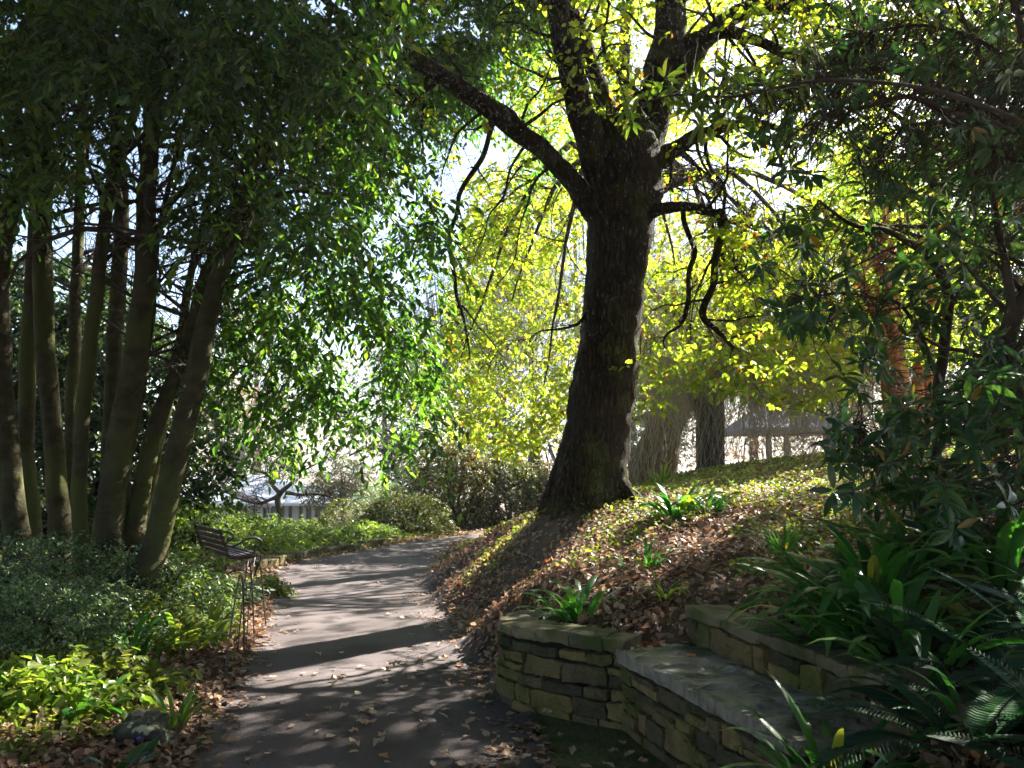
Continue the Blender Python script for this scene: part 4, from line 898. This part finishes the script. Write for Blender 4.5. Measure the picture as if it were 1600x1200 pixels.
# far left, round the pavilion
tree('beige_tree', 'far tree with beige autumn leaves and a pale leaning trunk left of the pavilion roof', (372, 770), 33, [(422, 792, 9), (385, 777, 9), (345, 752, 9), (372, 722, 8), (380, 700, 6), (382, 650, 4)], [(352, 680, 34, 1.5, 1.2, 1.7), (330, 610, 34, 1.6, 1.2, 1.4), (400, 640, 34, 1.2, 1.2, 1.2)], L_beige, .13, n=900, thr=-.2, bark=M_willow)
t_, s_ = tree('bare_small_tree', 'small bare dark tree with flat wind-bent crown in front of the white pavilion', (435, 812), 28, [(436, 835, 11), (436, 800, 10), (434, 778, 9), (440, 768, 8)], [], None, .1, bark=M_twig)
mb = MB()
for k, L_ in enumerate([[(436, 775, 28, 8), (420, 782, 27.8, 5), (405, 788, 27.6, 4), (380, 782, 27.4, 3), (355, 770, 27.2, 2)], [(436, 770, 28, 8), (424, 755, 28, 6), (420, 742, 28, 5), (402, 735, 28, 3), (385, 728, 28, 2)], [(440, 768, 28, 8), (456, 755, 28, 6), (458, 742, 28, 5), (440, 730, 28, 4), (425, 738, 28, 2)], [(446, 770, 28, 7), (468, 774, 28, 5), (495, 772, 28, 4), (520, 778, 28, 3), (545, 783, 28, 2)], [(458, 742, 28, 4), (480, 732, 28, 3), (505, 718, 28, 2), (515, 705, 28, 1.5)], [(420, 742, 28, 4), (430, 720, 28, 3), (450, 708, 28, 2)]]):
    s = limb(mb, L_, 6, .05, 5, .03); twigs_from(mb, [Vector(a[:3]) for a in s], s[:, 3], 14, .9, 60 + k, 3, .1, .05, .008)
mb.build('branches', M_twig, t_)
tree('round_tree', 'pale round-crowned tree at the right end of the white pavilion', (535, 800), 30, [(536, 820, 7), (535, 780, 6), (533, 750, 4)], [(535, 752, 30, 1.05, 1, .95), (505, 770, 30, .8, .8, .55), (560, 765, 30.5, .6, .6, .6)], L_pale, .08, n=900, thr=-.3)
tree('bent_far_tree', 'hazy far tree with bent grey trunk seen in the bright gap above the shrubs', (612, 770), 36, [(622, 790, 10), (622, 745, 9), (606, 712, 8), (580, 700, 5), (545, 712, 3)], [(590, 680, 36, 1.8, 1, .9)], L_pale, .1, n=90, limbs=7, thr=-.3)
# azaleas beyond the bend
for (a, b, d, rx, rz, n_, m_, lab, lf) in [
    (716, 812, 26.6, 1.5, 2.7, 5200, L_redaz, 'tall dark green azalea flecked with reddish leaves beyond the bend of the path', .07),
    (800, 806, 27.2, 1.25, 2.3, 3800, L_azalea, 'yellow-green azalea to the left of the oak trunk foot', .07),
    (856, 800, 27.5, 1.0, 2.1, 1900, L_redaz, 'rusty red azalea half hidden behind the oak trunk', .07),
    (640, 832, 23.6, 1.4, 1.15, 3000, L_azalea, 'low dark mounded azalea beside the far edge of the path', .055),
    (555, 836, 24, 1.4, .95, 1500, L_azalea, 'low mounded azalea in front of the end of the pavilion', .055),
    (612, 800, 26, 1.3, 1.5, 2600, L_silver, 'grey-leaved shrub between the mounded azaleas and the bright gap', .05),
    (660, 800, 28.5, 1.5, 2.1, 2600, L_dark, 'dark leafy shrub behind the reddish azalea', .07)]:
    q = P(a, b, d); bush('azalea', lab, 'shrub', (q.x, q.y, Hs(q.x, q.y)), (rx, rx * .8, rz), n_, lf * 1.2, m_, K=9, nst=6, thr=-.35, group='shrubs beyond the bend')
# green shrubs behind the bench along the far side of the path
for i, (a, b, d, rx, rz, lab) in enumerate([
    (300, 880, 16, 1.0, .95, 'leafy green shrub left of the bench backrest'), (360, 880, 18, 1.3, .8, 'leafy green shrub directly behind the bench'), (330, 850, 21, 1.5, .75, 'taller shrub behind the bench under the beige tree'),
    (425, 878, 17.3, 1.0, .55, 'green shrub right of the bench arm'), (470, 860, 19, 1.1, .45, 'low shrub at the far path edge below the bare tree'), (525, 850, 19.8, 1.0, .4, 'low shrub at the far path edge left of the mounded azaleas'), (575, 846, 21.0, .9, .45, 'lowest shrub in the row at the far path edge'),
    (420, 850, 22, 1.4, .6, 'shrub in front of the small bare tree'), (480, 838, 25, 1.5, .5, 'shrub beneath the pavilion eave')]):
    q = P(a, b, d); bush('green_shrub', lab, 'shrub', (q.x, q.y, Hs(q.x, q.y)), (rx, .8, rz), 620, .085, L_green if i % 3 else L_bright, K=7, nst=5, thr=-.3, group='green shrubs along the far side of the path')
# dark stone edging on the far side of the path
te = thing('stone_edging', 'low dark stone edging along the far curve of the path behind the bench', 'stone edging', (-3.8, 17, -.3))
atE, LE = plan([tuple(gp(a, b))[:2] for a, b in [(405, 893), (432, 886), (480, 874), (560, 860), (630, 848)]], 4)
rnd = random.Random(8); u = 0
while u < LE:
    e = min(u + rnd.uniform(.3, .55), LE); p_, tg = atE((u + e) / 2); z_ = float(g(p_[1])); mb = MB()
    if e - u > .1: stone_block(mb, atE, u + .01, e - .01, z_ - .05, z_ + rnd.uniform(.12, .18), .22, 1, .0, rnd, .02); mb.build('edging_stone', M_rock if False else M_stone, te)
    u = e
# white pavilion
tp_ = thing('pavilion', 'long low white pavilion with pale hipped metal roof and glazed front', 'building', (-16, 40, -2.5))
ez = P(500, 786, 38).z; x0 = P(150, 780, 38).x; x1 = P(545, 780, 38).x; rz_ = P(300, 742, 42).z
mb = MB(); mb.box(((x0 + x1) / 2 - .4, 42, (ez - 3) / 2), x1 - x0 - 1.2, 7, ez + 3); mb.build('wall', M_glass, tp_, False)
mb = MB()
V = [(x0, 37.7, ez), (x1, 37.7, ez), (x1, 46, ez), (x0, 46, ez), (x0 + 3, 42, rz_), (x1 - 5.5, 42, rz_)]; V = V + [(a, b, c - .12) for a, b, c in V[:4]]
mb.add(V, [[0, 1, 5, 4], [1, 2, 5], [2, 3, 4, 5], [3, 0, 4], [0, 6, 7, 1], [1, 7, 8, 2], [2, 8, 9, 3], [3, 9, 6, 0], [9, 8, 7, 6]]); mb.build('roof', M_roofw, tp_, False)
k = 0; xx = x1 - .9
while xx > x0 + .5:
    mb = MB(); mb.box((xx, 38.42, (ez - 2.9) / 2), .16 if k % 4 else .3, .14, ez + 2.9 - .15); mb.build('post', M_white, tp_, False); xx -= .42; k += 1
# brown shed with slate roof, both tones paled as haze, behind the willow
a0 = P(1190, 650, 33); a1 = P(1330, 650, 33); zt = P(1200, 668, 33).z; zr = P(1200, 640, 36).z; gz = -1.2
tsd = thing('garden_shed', 'open timber shelter with haze-paled blue slate roof veiled by willow twigs', 'shelter', (a0.x + 2, 34, gz))
mb = MB(); V = [(a0.x - .3, 32.6, zt), (a1.x + .3, 32.6, zt), (a1.x + .3, 39, zt), (a0.x - .3, 39, zt), (a0.x + .5, 36, zr), (a1.x - .5, 36, zr)]; V += [(a, b, c - .15) for a, b, c in V[:4]]
mb.add(V, [[0, 1, 5, 4], [1, 2, 5], [2, 3, 4, 5], [3, 0, 4], [0, 6, 7, 1], [1, 7, 8, 2], [2, 8, 9, 3], [3, 9, 6, 0], [9, 8, 7, 6]]); mb.build('roof', M_roofg, tsd, False)
for px_ in (1200, 1228, 1290, 1320):
    q = P(px_, 660, 33); mb = MB(); mb.box((q.x, 33, (zt - .16 + gz - .2) / 2), .2, .2, zt - .16 - gz + .2); mb.build('post', M_brown, tsd, False)

# ------------------------------------------------------------------ strap-leaved clumps, ferns, tufts
def straps(label, c, n, L, W, mat=None, spread=.1, lean=(0, 0), group=None, name='strap_leaf_clump', up=1.0, seg=9, cat='plant'):
    t = thing(name, label, cat, c, group)
    th = rs.rand(n) * 6.283; ln = L * rs.uniform(.55, 1.15, n); el0 = rs.uniform(.9, 1.45, n) * up; curl = rs.uniform(.9, 2.0, n)
    dirs = np.stack([np.cos(th) + lean[0], np.sin(th) + lean[1]], 1); dn = unit(dirs)
    base = np.array(c)[None] + np.concatenate([dirs * (spread * rs.rand(n, 1)), np.zeros((n, 1))], 1); base[:, 2] = H(base[:, 0], base[:, 1]) if c[2] is not None else 0
    V = []; tt = np.linspace(0, 1, seg); p = base.copy(); side = np.stack([-dn[:, 1], dn[:, 0], np.zeros(n)], 1)
    tws = rs.normal(0, .35, n)
    for i, u in enumerate(tt):
        e = el0 - curl * u ** 1.4
        dv = np.concatenate([dn * np.cos(e)[:, None], np.sin(e)[:, None]], 1)
        if i: p = p + dv * (ln / (seg - 1))[:, None]
        nn = np.cross(side, dv); a = tws * u; s2 = side * np.cos(a)[:, None] + nn * np.sin(a)[:, None]
        wv = W * (.55 + .45 * math.sin(min(u * 2.2, 1.57))) * (1 if u < .6 else max(.02, 1 - ((u - .6) / .4) ** 1.6)) / 2 * np.ones(n)
        nv = np.cross(s2, dv)
        V += [p + s2 * wv[:, None] - nv * (wv * .25)[:, None] * -1, p, p - s2 * wv[:, None] + nv * (wv * .25)[:, None]]
    V = np.stack(V, 1).reshape(-1, 3); f = []
    for i in range(seg - 1):
        a = i * 3; f += [(a, a + 3, a + 4, a + 1), (a + 1, a + 4, a + 5, a + 2)]
    Fa = (np.array(f)[None] + (np.arange(n) * seg * 3)[:, None, None]).reshape(-1, 4)
    rn = np.repeat(rs.rand(n), len(f)); link('leaves', np_mesh('leaves', V, [Fa], smooth=True, rnd=rn), mat or L_strap, t); return t
def ferns(label, c, n, L, group=None, lean=(0, 0), up=1.0):
    t = thing('fern', label, 'fern', c, group); Ps = []; Ds = []; Ns = []; Ls = []; mb = MB()
    for k in range(n):
        th = rs.rand() * 6.283; dx = np.array([math.cos(th) + lean[0], math.sin(th) + lean[1]]); dx /= np.linalg.norm(dx); ln = L * rs.uniform(.6, 1.15); el = rs.uniform(.6, 1.25) * up; cu = rs.uniform(.7, 1.6)
        p = np.array(c, float) + np.array([dx[0], dx[1], 0]) * .04; pts = [p.copy()]; S = np.array([-dx[1], dx[0], 0.0]); m = 44
        for i in range(m):
            u = i / m; e = el - cu * u; dv = np.array([dx[0] * math.cos(e), dx[1] * math.cos(e), math.sin(e)]); p = p + dv * ln / m; pts.append(p.copy())
            if u > .12:
                pl = ln * .26 * (math.sin(min(1, (u - .08) * 2.6) * 1.57)) * (1 - u) ** .6 + .008
                nn = np.cross(S, dv)
                for s_ in (-1, 1): Ps.append(p); Ds.append(S * s_ + dv * .45 - nn * -.0 + np.array([0, 0, -.15])); Ns.append(nn + rs.normal(0, .12, 3)); Ls.append(pl)
        mb.tube(pts[::4] + [pts[-1]], list(np.linspace(.004, .001, len(pts[::4]) + 1)), 4)
    Ls = np.array(Ls); leaf_mesh('fronds', np.array(Ps), np.array(Ds), np.array(Ns), Ls, np.minimum(.013, np.maximum(.006, Ls * .2)), L_fern, t, T_OV); mb.build('stalks', M_twig, t); return t
def gpt(px_, py_, dz=0):
    q = onh(px_, py_); return (q.x, q.y, q.z + dz)
GS = 'broad strap-leaved clumps'
straps('large glossy strap-leaved clump spilling over the right end of the back wall', (2.0, 4.55, .7), 70, .78, .062, spread=.26, group=GS, lean=(-.25, -.1))
straps('upright broad-leaved clump at the right edge under the rhododendron', (2.75, 4.7, .8), 60, .8, .07, spread=.3, group=GS)
straps('tall clump whose two broadest leaves stand up against the leaf litter', (2.4, 4.9, .8), 26, .85, .085, spread=.15, group=GS, up=1.1)
straps('strap-leaved clump drooping over the coping behind the slab seat', (1.85, 3.95, .66), 46, .6, .055, spread=.16, group=GS, lean=(-.4, -.2))
straps('arching strap-leaved clump in front of the near end of the slab seat', (1.22, 3.2, .3), 40, .62, .042, spread=.1, group=GS, lean=(-.15, 0))
straps('strap-leaved clump low at the right of the slab seat among ferns', (1.75, 3.2, .4), 26, .5, .045, spread=.15, group=GS)
straps('bright strap-leaved clump just above the curved stone wall', gpt(905, 968), 22, .42, .05, spread=.14, group=GS)
straps('second shoot of broad leaves to the left above the curved stone wall', gpt(872, 966), 10, .3, .05, spread=.08, group=GS)
straps('dark glossy clump on the sunlit bank right of the oak trunk', gpt(1060, 808), 40, .5, .06, spread=.3, group=GS)
straps('dark glossy clump slightly right of the first one on the sunlit bank', gpt(1105, 800), 26, .42, .06, spread=.22, group=GS)
straps('loose clump in the litter half way up the bank', gpt(1010, 888), 22, .35, .03, spread=.2, group=GS)
straps('small arching clump in the litter above the corner of the slab seat', gpt(1040, 942), 16, .28, .018, L_bright, spread=.08, group='grassy tufts', name='grass_tuft')
straps('grassy clump near the middle of the bank under the rhododendron tips', gpt(1225, 870), 36, .42, .02, spread=.15, group='grassy tufts', name='grass_tuft')
straps('glowing yellow iris-like tuft on the crest beside the oak trunk', gpt(1034, 762), 26, .55, .03, L_bright, spread=.14, group='grassy tufts', name='grass_tuft', up=1.15)
straps('thin upright tuft on the bank crest in front of the willow trunk', gpt(1145, 762), 8, .35, .02, L_bright, spread=.06, group='grassy tufts', name='grass_tuft', up=1.15)
straps('dark tuft under the low rhododendron branch on the bank', gpt(1330, 800), 26, .45, .03, spread=.15, group='grassy tufts', name='grass_tuft')
straps('glowing lime tuft behind the lichened boulder beside the path', gpt(272, 1150), 26, .36, .026, L_bright, spread=.06, group='grassy tufts', name='grass_tuft', up=1.12)
straps('arching clump of lit strap leaves at the edge of the left shrubs', gpt(275, 1015), 34, .5, .05, L_bright, spread=.28, group='lit strap-leaved clumps on the left verge')
straps('strap-leaved clump left of the nearest wire hoop', gpt(325, 1000), 24, .42, .05, L_bright, spread=.2, group='lit strap-leaved clumps on the left verge')
straps('long-leaved clump trailing over the litter, left of centre of the verge', gpt(205, 1030), 26, .45, .045, L_strap, spread=.22, group='lit strap-leaved clumps on the left verge')
straps('low yellow-green clump at the left picture edge', gpt(60, 1105), 26, .32, .05, L_bright, spread=.25, group='lit strap-leaved clumps on the left verge')
straps('low broad-leaved clump in the bottom left shade', gpt(110, 1120), 20, .3, .05, L_strap, spread=.2, group='lit strap-leaved clumps on the left verge')
straps('small lit clump between the wire hoops and the bench', gpt(352, 955), 16, .3, .03, L_bright, spread=.12, group='lit strap-leaved clumps on the left verge')
straps('dark fleshy leaves at the bottom edge beside the boulder', gpt(185, 1215), 16, .2, .05, L_rhod, spread=.18, group='lit strap-leaved clumps on the left verge')
straps('single broad lit leaf lying across the foot of the nearest hoop', gpt(362, 1042), 2, .26, .05, L_bright, spread=.02, name='fallen_strap_leaf', up=.5, cat='leaf')
straps('wide clump leaning left over the coping where the back wall meets the litter', (1.78, 4.35, .68), 44, .62, .06, spread=.18, group=GS, lean=(-.5, -.25))
straps('clump hiding the near end of the coping, between the ferns and the slab', (1.72, 3.55, .6), 40, .58, .055, spread=.16, group=GS, lean=(-.4, -.2))
GF = 'ferns in the shaded lower right corner'
ferns('fern arching over the near end of the back wall', (2.05, 3.35, .62), 13, .7, GF, (-.3, -.2))
ferns('fern low in the corner whose fronds cross the bottom picture edge', (1.7, 2.6, .3), 14, .6, GF, (-.2, -.1))
ferns('fern at the right picture edge below the broad-leaved clump', (2.35, 3.6, .7), 14, .6, GF)
ferns('fern at the right picture edge under the low rhododendron leaves', (2.6, 3.5, .75), 16, .75, GF)
ferns('fern crossing the bottom right corner of the wall', (1.65, 3.0, .5), 16, .6, GF)
ferns('fern nearest the right end of the bottom picture edge', (1.9, 2.45, .45), 16, .6, GF)
ferns('fern deepest in the lower right corner', (2.1, 2.8, .45), 14, .6, GF)
ferns('fern between the broad-leaved clump and the right picture edge', (2.7, 4.2, .75), 12, .55, GF)
ferns('fern frond cluster under the large glossy clump', (1.95, 3.75, .6), 9, .5, GF, (-.4, 0))

# silvery small-leaved shrubs and glossy ground-cover on the left verge
for i, (a, b, d, rx, ry, rz, m_, lf, n_, lab) in enumerate([
    (30, 930, 7.6, .95, .8, .62, L_silver, .036, 1500, 'small silvery-leaved shrub at the left picture edge below the laurels'),
    (130, 925, 8.0, .9, .8, .62, L_silver, .036, 1500, 'silvery-leaved shrub below the pale slim stem'),
    (225, 925, 8.2, .85, .7, .55, L_silver, .038, 1300, 'silvery-leaved shrub at the foot of the outermost laurel stem'),
    (20, 1000, 6.0, .7, .6, .5, L_silver, .036, 1200, 'lower silvery shrub in front at the left picture edge'),
    (115, 985, 6.6, .7, .6, .45, L_silver, .036, 1200, 'low silvery shrub in the middle of the left verge'),
    (215, 975, 7.0, .6, .5, .34, L_ivy, .06, 420, 'low leafy green plant behind the lit strap leaves'),
    (290, 930, 8.6, .55, .5, .42, L_green, .07, 380, 'broad-leaved green plant left of the wire hoops'),
    (338, 925, 10, .55, .5, .27, L_silver, .07, 380, 'pale-leaved plant hiding the near foot of the bench'),
    (416, 915, 11.4, .3, .3, .2, L_ivy, .07, 200, 'small plant at the path edge under the front of the bench'),
    (45, 1080, 4.9, .5, .35, .24, L_bright, .075, 300, 'bright round-leaved plant low at the left picture edge'),
    (140, 1060, 5.3, .5, .35, .24, L_ivy, .075, 300, 'round-leaved ground plant right of the bright one'),
    (285, 885, 11.5, .6, .6, .5, L_green, .07, 450, 'green shrub between the outermost laurel stem and the bench')]):
    q = P(a, b, d); bush('verge_shrub', lab, 'shrub', (q.x, q.y, Hs(q.x, q.y)), (rx, ry, rz), n_, lf, m_, K=7, nst=8, thr=-.35, group='plants on the left verge', T=T_OV)
# boulder
q = gpt(228, 1160); bm = bmesh.new(); bmesh.ops.create_icosphere(bm, subdivisions=5, radius=1)
for v in bm.verts:
    a = v.co.normalized(); r_ = 1 + .35 * noise.noise(a * 1.3 + Vector((4, 2, 1))) + .14 * noise.noise(a * 3.4) + .04 * noise.noise(a * 10); v.co = Vector((a.x * .155 * r_ + q[0], a.y * .13 * r_ + q[1], a.z * .125 * r_ + q[2] + .03))
me = bpy.data.meshes.new('boulder'); bm.to_mesh(me); bm.free(); me.polygons.foreach_set('use_smooth', [True] * len(me.polygons)); tag(link('boulder', me, M_rock), 'mossy boulder with pale lichen patches beside the path edge', 'rock')
q = gpt(216, 1180, .06); o = leaf_mesh('crocus_flower', np.repeat([q], 7, 0), np.stack([np.cos(np.arange(7) * .9), np.sin(np.arange(7) * .9), np.full(7, 1.1)], 1), np.tile([0, 0.3, 1.0], (7, 1)), .028, .014, M_petal); tag(o, 'tiny violet flower at the foot of the boulder', 'flower')

# ------------------------------------------------------------------ leaf litter and ground cover
def plan_scatter(n, y0, y1, xr=(-.85, .85), k=1.0):
    y = y0 + (y1 - y0) * rs.rand(n) ** k; x = y * rs.uniform(xr[0], xr[1], n); return x, y
def normals(x, y, e=.06):
    dzx = (H0(x + e, y) - H0(x - e, y)) / (2 * e); dzy = (H0(x, y + e) - H0(x, y - e)) / (2 * e); return unit(np.stack([-dzx, -dzy, np.ones(len(x))], 1))
x, y = plan_scatter(300000, 2.6, 26)
pd = path_dist(x, y); inseat = in_poly(x, y, SEAT_CUT)
edge = np.where(x > -1.5, np.exp(np.minimum(pd, 0) / .16), np.exp(np.minimum(pd, 0) / .07)) * (1 if True else 0)
dens = np.where(pd > 0, 1.0, edge * .5)
nz_ = np.array([noise.noise(Vector((a * 1.1, b * 1.1, 5))) for a, b in zip(x, y)])
dens *= np.clip(.85 + nz_ * .9, .15, 1); dens *= np.where((x < np.interp(y, [0, 5, 8, 12, 15, 16], [-.5, -.9, -1.5, -2.4, -2.8, -9])) & (pd > 0), np.exp(-np.clip(pd - .9, 0, 9) / .6) * .8 + .05, 1)
dens *= np.where((y > 15), .6, 1)
k_ = (rs.rand(len(x)) < dens) & ~inseat & ~in_poly(x, y, PAVE_POLY)
x, y, pd = x[k_], y[k_], pd[k_]
nn = normals(x, y); z = np.where(pd > 0, H(x, y), H0(x, y) + .004) + .008 + rs.rand(len(x)) * .03 * (pd > 0) + np.array([max(0, noise.noise(Vector((a * 1.7, b * 1.7, 0)))) * .025 for a, b in zip(x, y)])
N = nn + rs.normal(0, .45, (len(x), 3)) * np.where(pd > 0, 1, .35)[:, None]; D = rs.normal(0, 1, (len(x), 3)); D = D - unit(N) * (D * unit(N)).sum(1, keepdims=True)
L = rs.uniform(.028, .072, len(x)) * (1 + .03 * np.clip(y - 8, 0, 15)); col = rs.rand(len(x)); cn = np.array([noise.noise(Vector((a * .8, b * .8, 9))) for a, b in zip(x, y)]); col = np.clip(col * .88 + np.where((cn > .15) & (rs.rand(len(x)) < .25), .12, 0), 0, 1)
o = leaf_mesh('leaf_litter', np.stack([x, y, z], 1), D, N, L, L * rs.uniform(.45, .8, len(x)), L_litter, None, T_LIT2, col); tag(o, 'thick brown and orange autumn leaf litter over the bank and verges', 'leaf litter', kind='stuff')
m_ = 420; x, y = plan_scatter(m_, 4, 16, (-.7, .75)); k_ = (path_dist(x, y) > .15) & ~in_poly(x, y, SEAT_CUT) & ~in_poly(x, y, PAVE_POLY); x, y = x[k_], y[k_]; a_ = rs.rand(len(x)) * 6.28; l_ = rs.uniform(.06, .35, len(x))
t_ = np.linspace(-1, 1, 4); X_ = x[:, None] + np.cos(a_)[:, None] * l_[:, None] * t_ + rs.normal(0, .012, (len(x), 4)); Y_ = y[:, None] + np.sin(a_)[:, None] * l_[:, None] * t_ + rs.normal(0, .012, (len(x), 4))
o = twig_mesh('fallen_twigs', np.stack([X_, Y_, H(X_.ravel(), Y_.ravel()).reshape(X_.shape) + .03 + rs.rand(len(x), 1) * .02], 2), .004, M_twig); tag(o, 'thin dry sticks strewn through the leaf litter', 'twigs', kind='stuff')
# ivy-like ground cover in drifts
x, y = plan_scatter(150000, 3.2, 24, (-.8, .95))
pd = path_dist(x, y); nz_ = np.array([noise.noise(Vector((a * .9, b * .9, 2))) + .5 * noise.noise(Vector((a * 2.6, b * 2.6, 4))) for a, b in zip(x, y)])
right = (x > -.6) & (pd > .5)
nz_ = np.where((x > -1.8) & (y < 14), nz_ - .5 * np.clip(1.7 - pd, 0, 1.7), nz_)
want = np.where(right, np.clip((y - 6) / 6, 0, 1) * 1.25 - .2, np.clip(pd * .5, 0, .5) - .1)
k_ = (pd > .12) & (nz_ + want > .12) & ~inseat[:1].repeat(len(x)) & ~in_poly(x, y, SEAT_CUT) & ~in_poly(x, y, PAVE_POLY) & (rs.rand(len(x)) < .8)
x, y = x[k_], y[k_]; nn = normals(x, y)
N = nn + rs.normal(0, .45, (len(x), 3)); D = rs.normal(0, 1, (len(x), 3)); D[:, 2] = np.abs(D[:, 2]) * .5; L = rs.uniform(.025, .055, len(x)) * (1 + .03 * np.clip(y - 8, 0, 15))
o = leaf_mesh('ground_cover', np.stack([x, y, H(x, y) + .02 + rs.rand(len(x)) * .06], 1), D, N, L, L * .8, L_ivy); tag(o, 'low yellow-green creeping ground cover in drifts on the bank', 'ground cover', kind='stuff')

# ------------------------------------------------------------------ single leaves lying on the path, paving and seat
protos = []
for k in range(5):
    u_ = rs.uniform(.9, 1.1); TV = T_LITTER[0].copy(); TV[:, 0] -= .5; TV[:, 2] = TV[:, 2] * rs.uniform(.5, 1.6) + .04 * np.sin(TV[:, 0] * 9 + k)
    me = np_mesh('fallen_leaf', TV * np.array([1, .62, 1]), [np.array(T_LITTER[1])], smooth=False, rnd=np.full(len(T_LITTER[1]), [.7, .78, .8, .74, .82][k])); me.materials.append(L_litter); protos.append(me)
def fallen(px_, py_, zf, s, lab, grp, me=None):
    o = bpy.data.objects.new('fallen_leaf', me or protos[rs.randint(5)]); COL.objects.link(o)
    p_ = zf(px_, py_); o.location = p_; o.scale = (s, s, s); o.rotation_euler = (rs.normal(0, .16), rs.normal(0, .16), rs.rand() * 6.28); tag(o, lab, 'leaf', grp)
def on_path(a, b): q = gp(a, b); q.z = float(H0([q.x], [q.y])[0]) + .004 + .012; return q
pp_ = sample_poly([(330, 1200), (400, 1060), (435, 950), (440, 890), (560, 865), (680, 845), (675, 900), (720, 1000), (780, 1080), (830, 1130), (860, 1200)], 150); 
wgt = rs.rand(len(pp_)) < np.clip(.35 + (pp_[:, 0] - 400) / 500, .3, 1)
for a, b in pp_[wgt]: fallen(a, b, on_path, rs.uniform(.05, .088), 'pale curled dry leaf lying on the asphalt of the path', 'dry leaves scattered on the path')
def on_pave(a, b):
    v = P(a, b, 1) - Vector((0, 0, CAMZ)); t = (.022 - CAMZ) / v.z; return Vector((0, 0, CAMZ)) + v * t
for a, b in [(885, 1118), (902, 1122), (932, 1112), (925, 1130), (1000, 1152), (958, 1176), (985, 1180), (915, 1200), (972, 1160), (855, 1115), (1005, 1190), (950, 1195), (875, 1150), (895, 1175)]: fallen(a, b, on_pave, rs.uniform(.05, .08), 'pale dry leaf lying on the mossy paving by the wall', 'dry leaves on the mossy paving')
def on_seat(a, b):
    v = P(a, b, 1) - Vector((0, 0, CAMZ)); t = (.478 - CAMZ) / v.z; return Vector((0, 0, CAMZ)) + v * t
ome = protos[0].copy(); ome.materials.clear(); ome.materials.append(L_orange)
fallen(1079, 1028, on_seat, .085, 'orange dead leaf lying in the middle of the slab seat', None, ome)
for a, b, lab in [(1036, 1008, 'small dry leaf at the far left corner of the slab seat'), (1070, 1004, 'dry leaf at the far back edge of the slab seat'), (1110, 1049, 'pale flat leaf on the slab seat, nearer than the orange one'), (1173, 1052, 'pale folded leaf on the slab seat against the back wall'), (1148, 1034, 'upright pale leaf leaning on the back wall above the seat')]: fallen(a, b, on_seat, .07, lab, None)

# ------------------------------------------------------------------ the moist backlit air
def haze_box(x0, x1, y0, y1, z0, z1, dens):
    mb = MB(); mb.box(((x0 + x1) / 2, (y0 + y1) / 2, (z0 + z1) / 2), x1 - x0, y1 - y0, z1 - z0)
    m = bpy.data.materials.new('haze'); m.use_nodes = True; n = m.node_tree; n.nodes.clear(); o_ = n.nodes.new('ShaderNodeOutputMaterial'); v = n.nodes.new('ShaderNodeVolumePrincipled')
    v.inputs['Color'].default_value = (.93, .95, 1, 1); v.inputs['Density'].default_value = dens; v.inputs['Anisotropy'].default_value = .35
    n.links.new(v.outputs[0], o_.inputs['Volume']); tag(mb.build('haze', m, None, False), kind='stuff')
haze_box(-510, 510, -70, 910, -12, 26, HAZE)
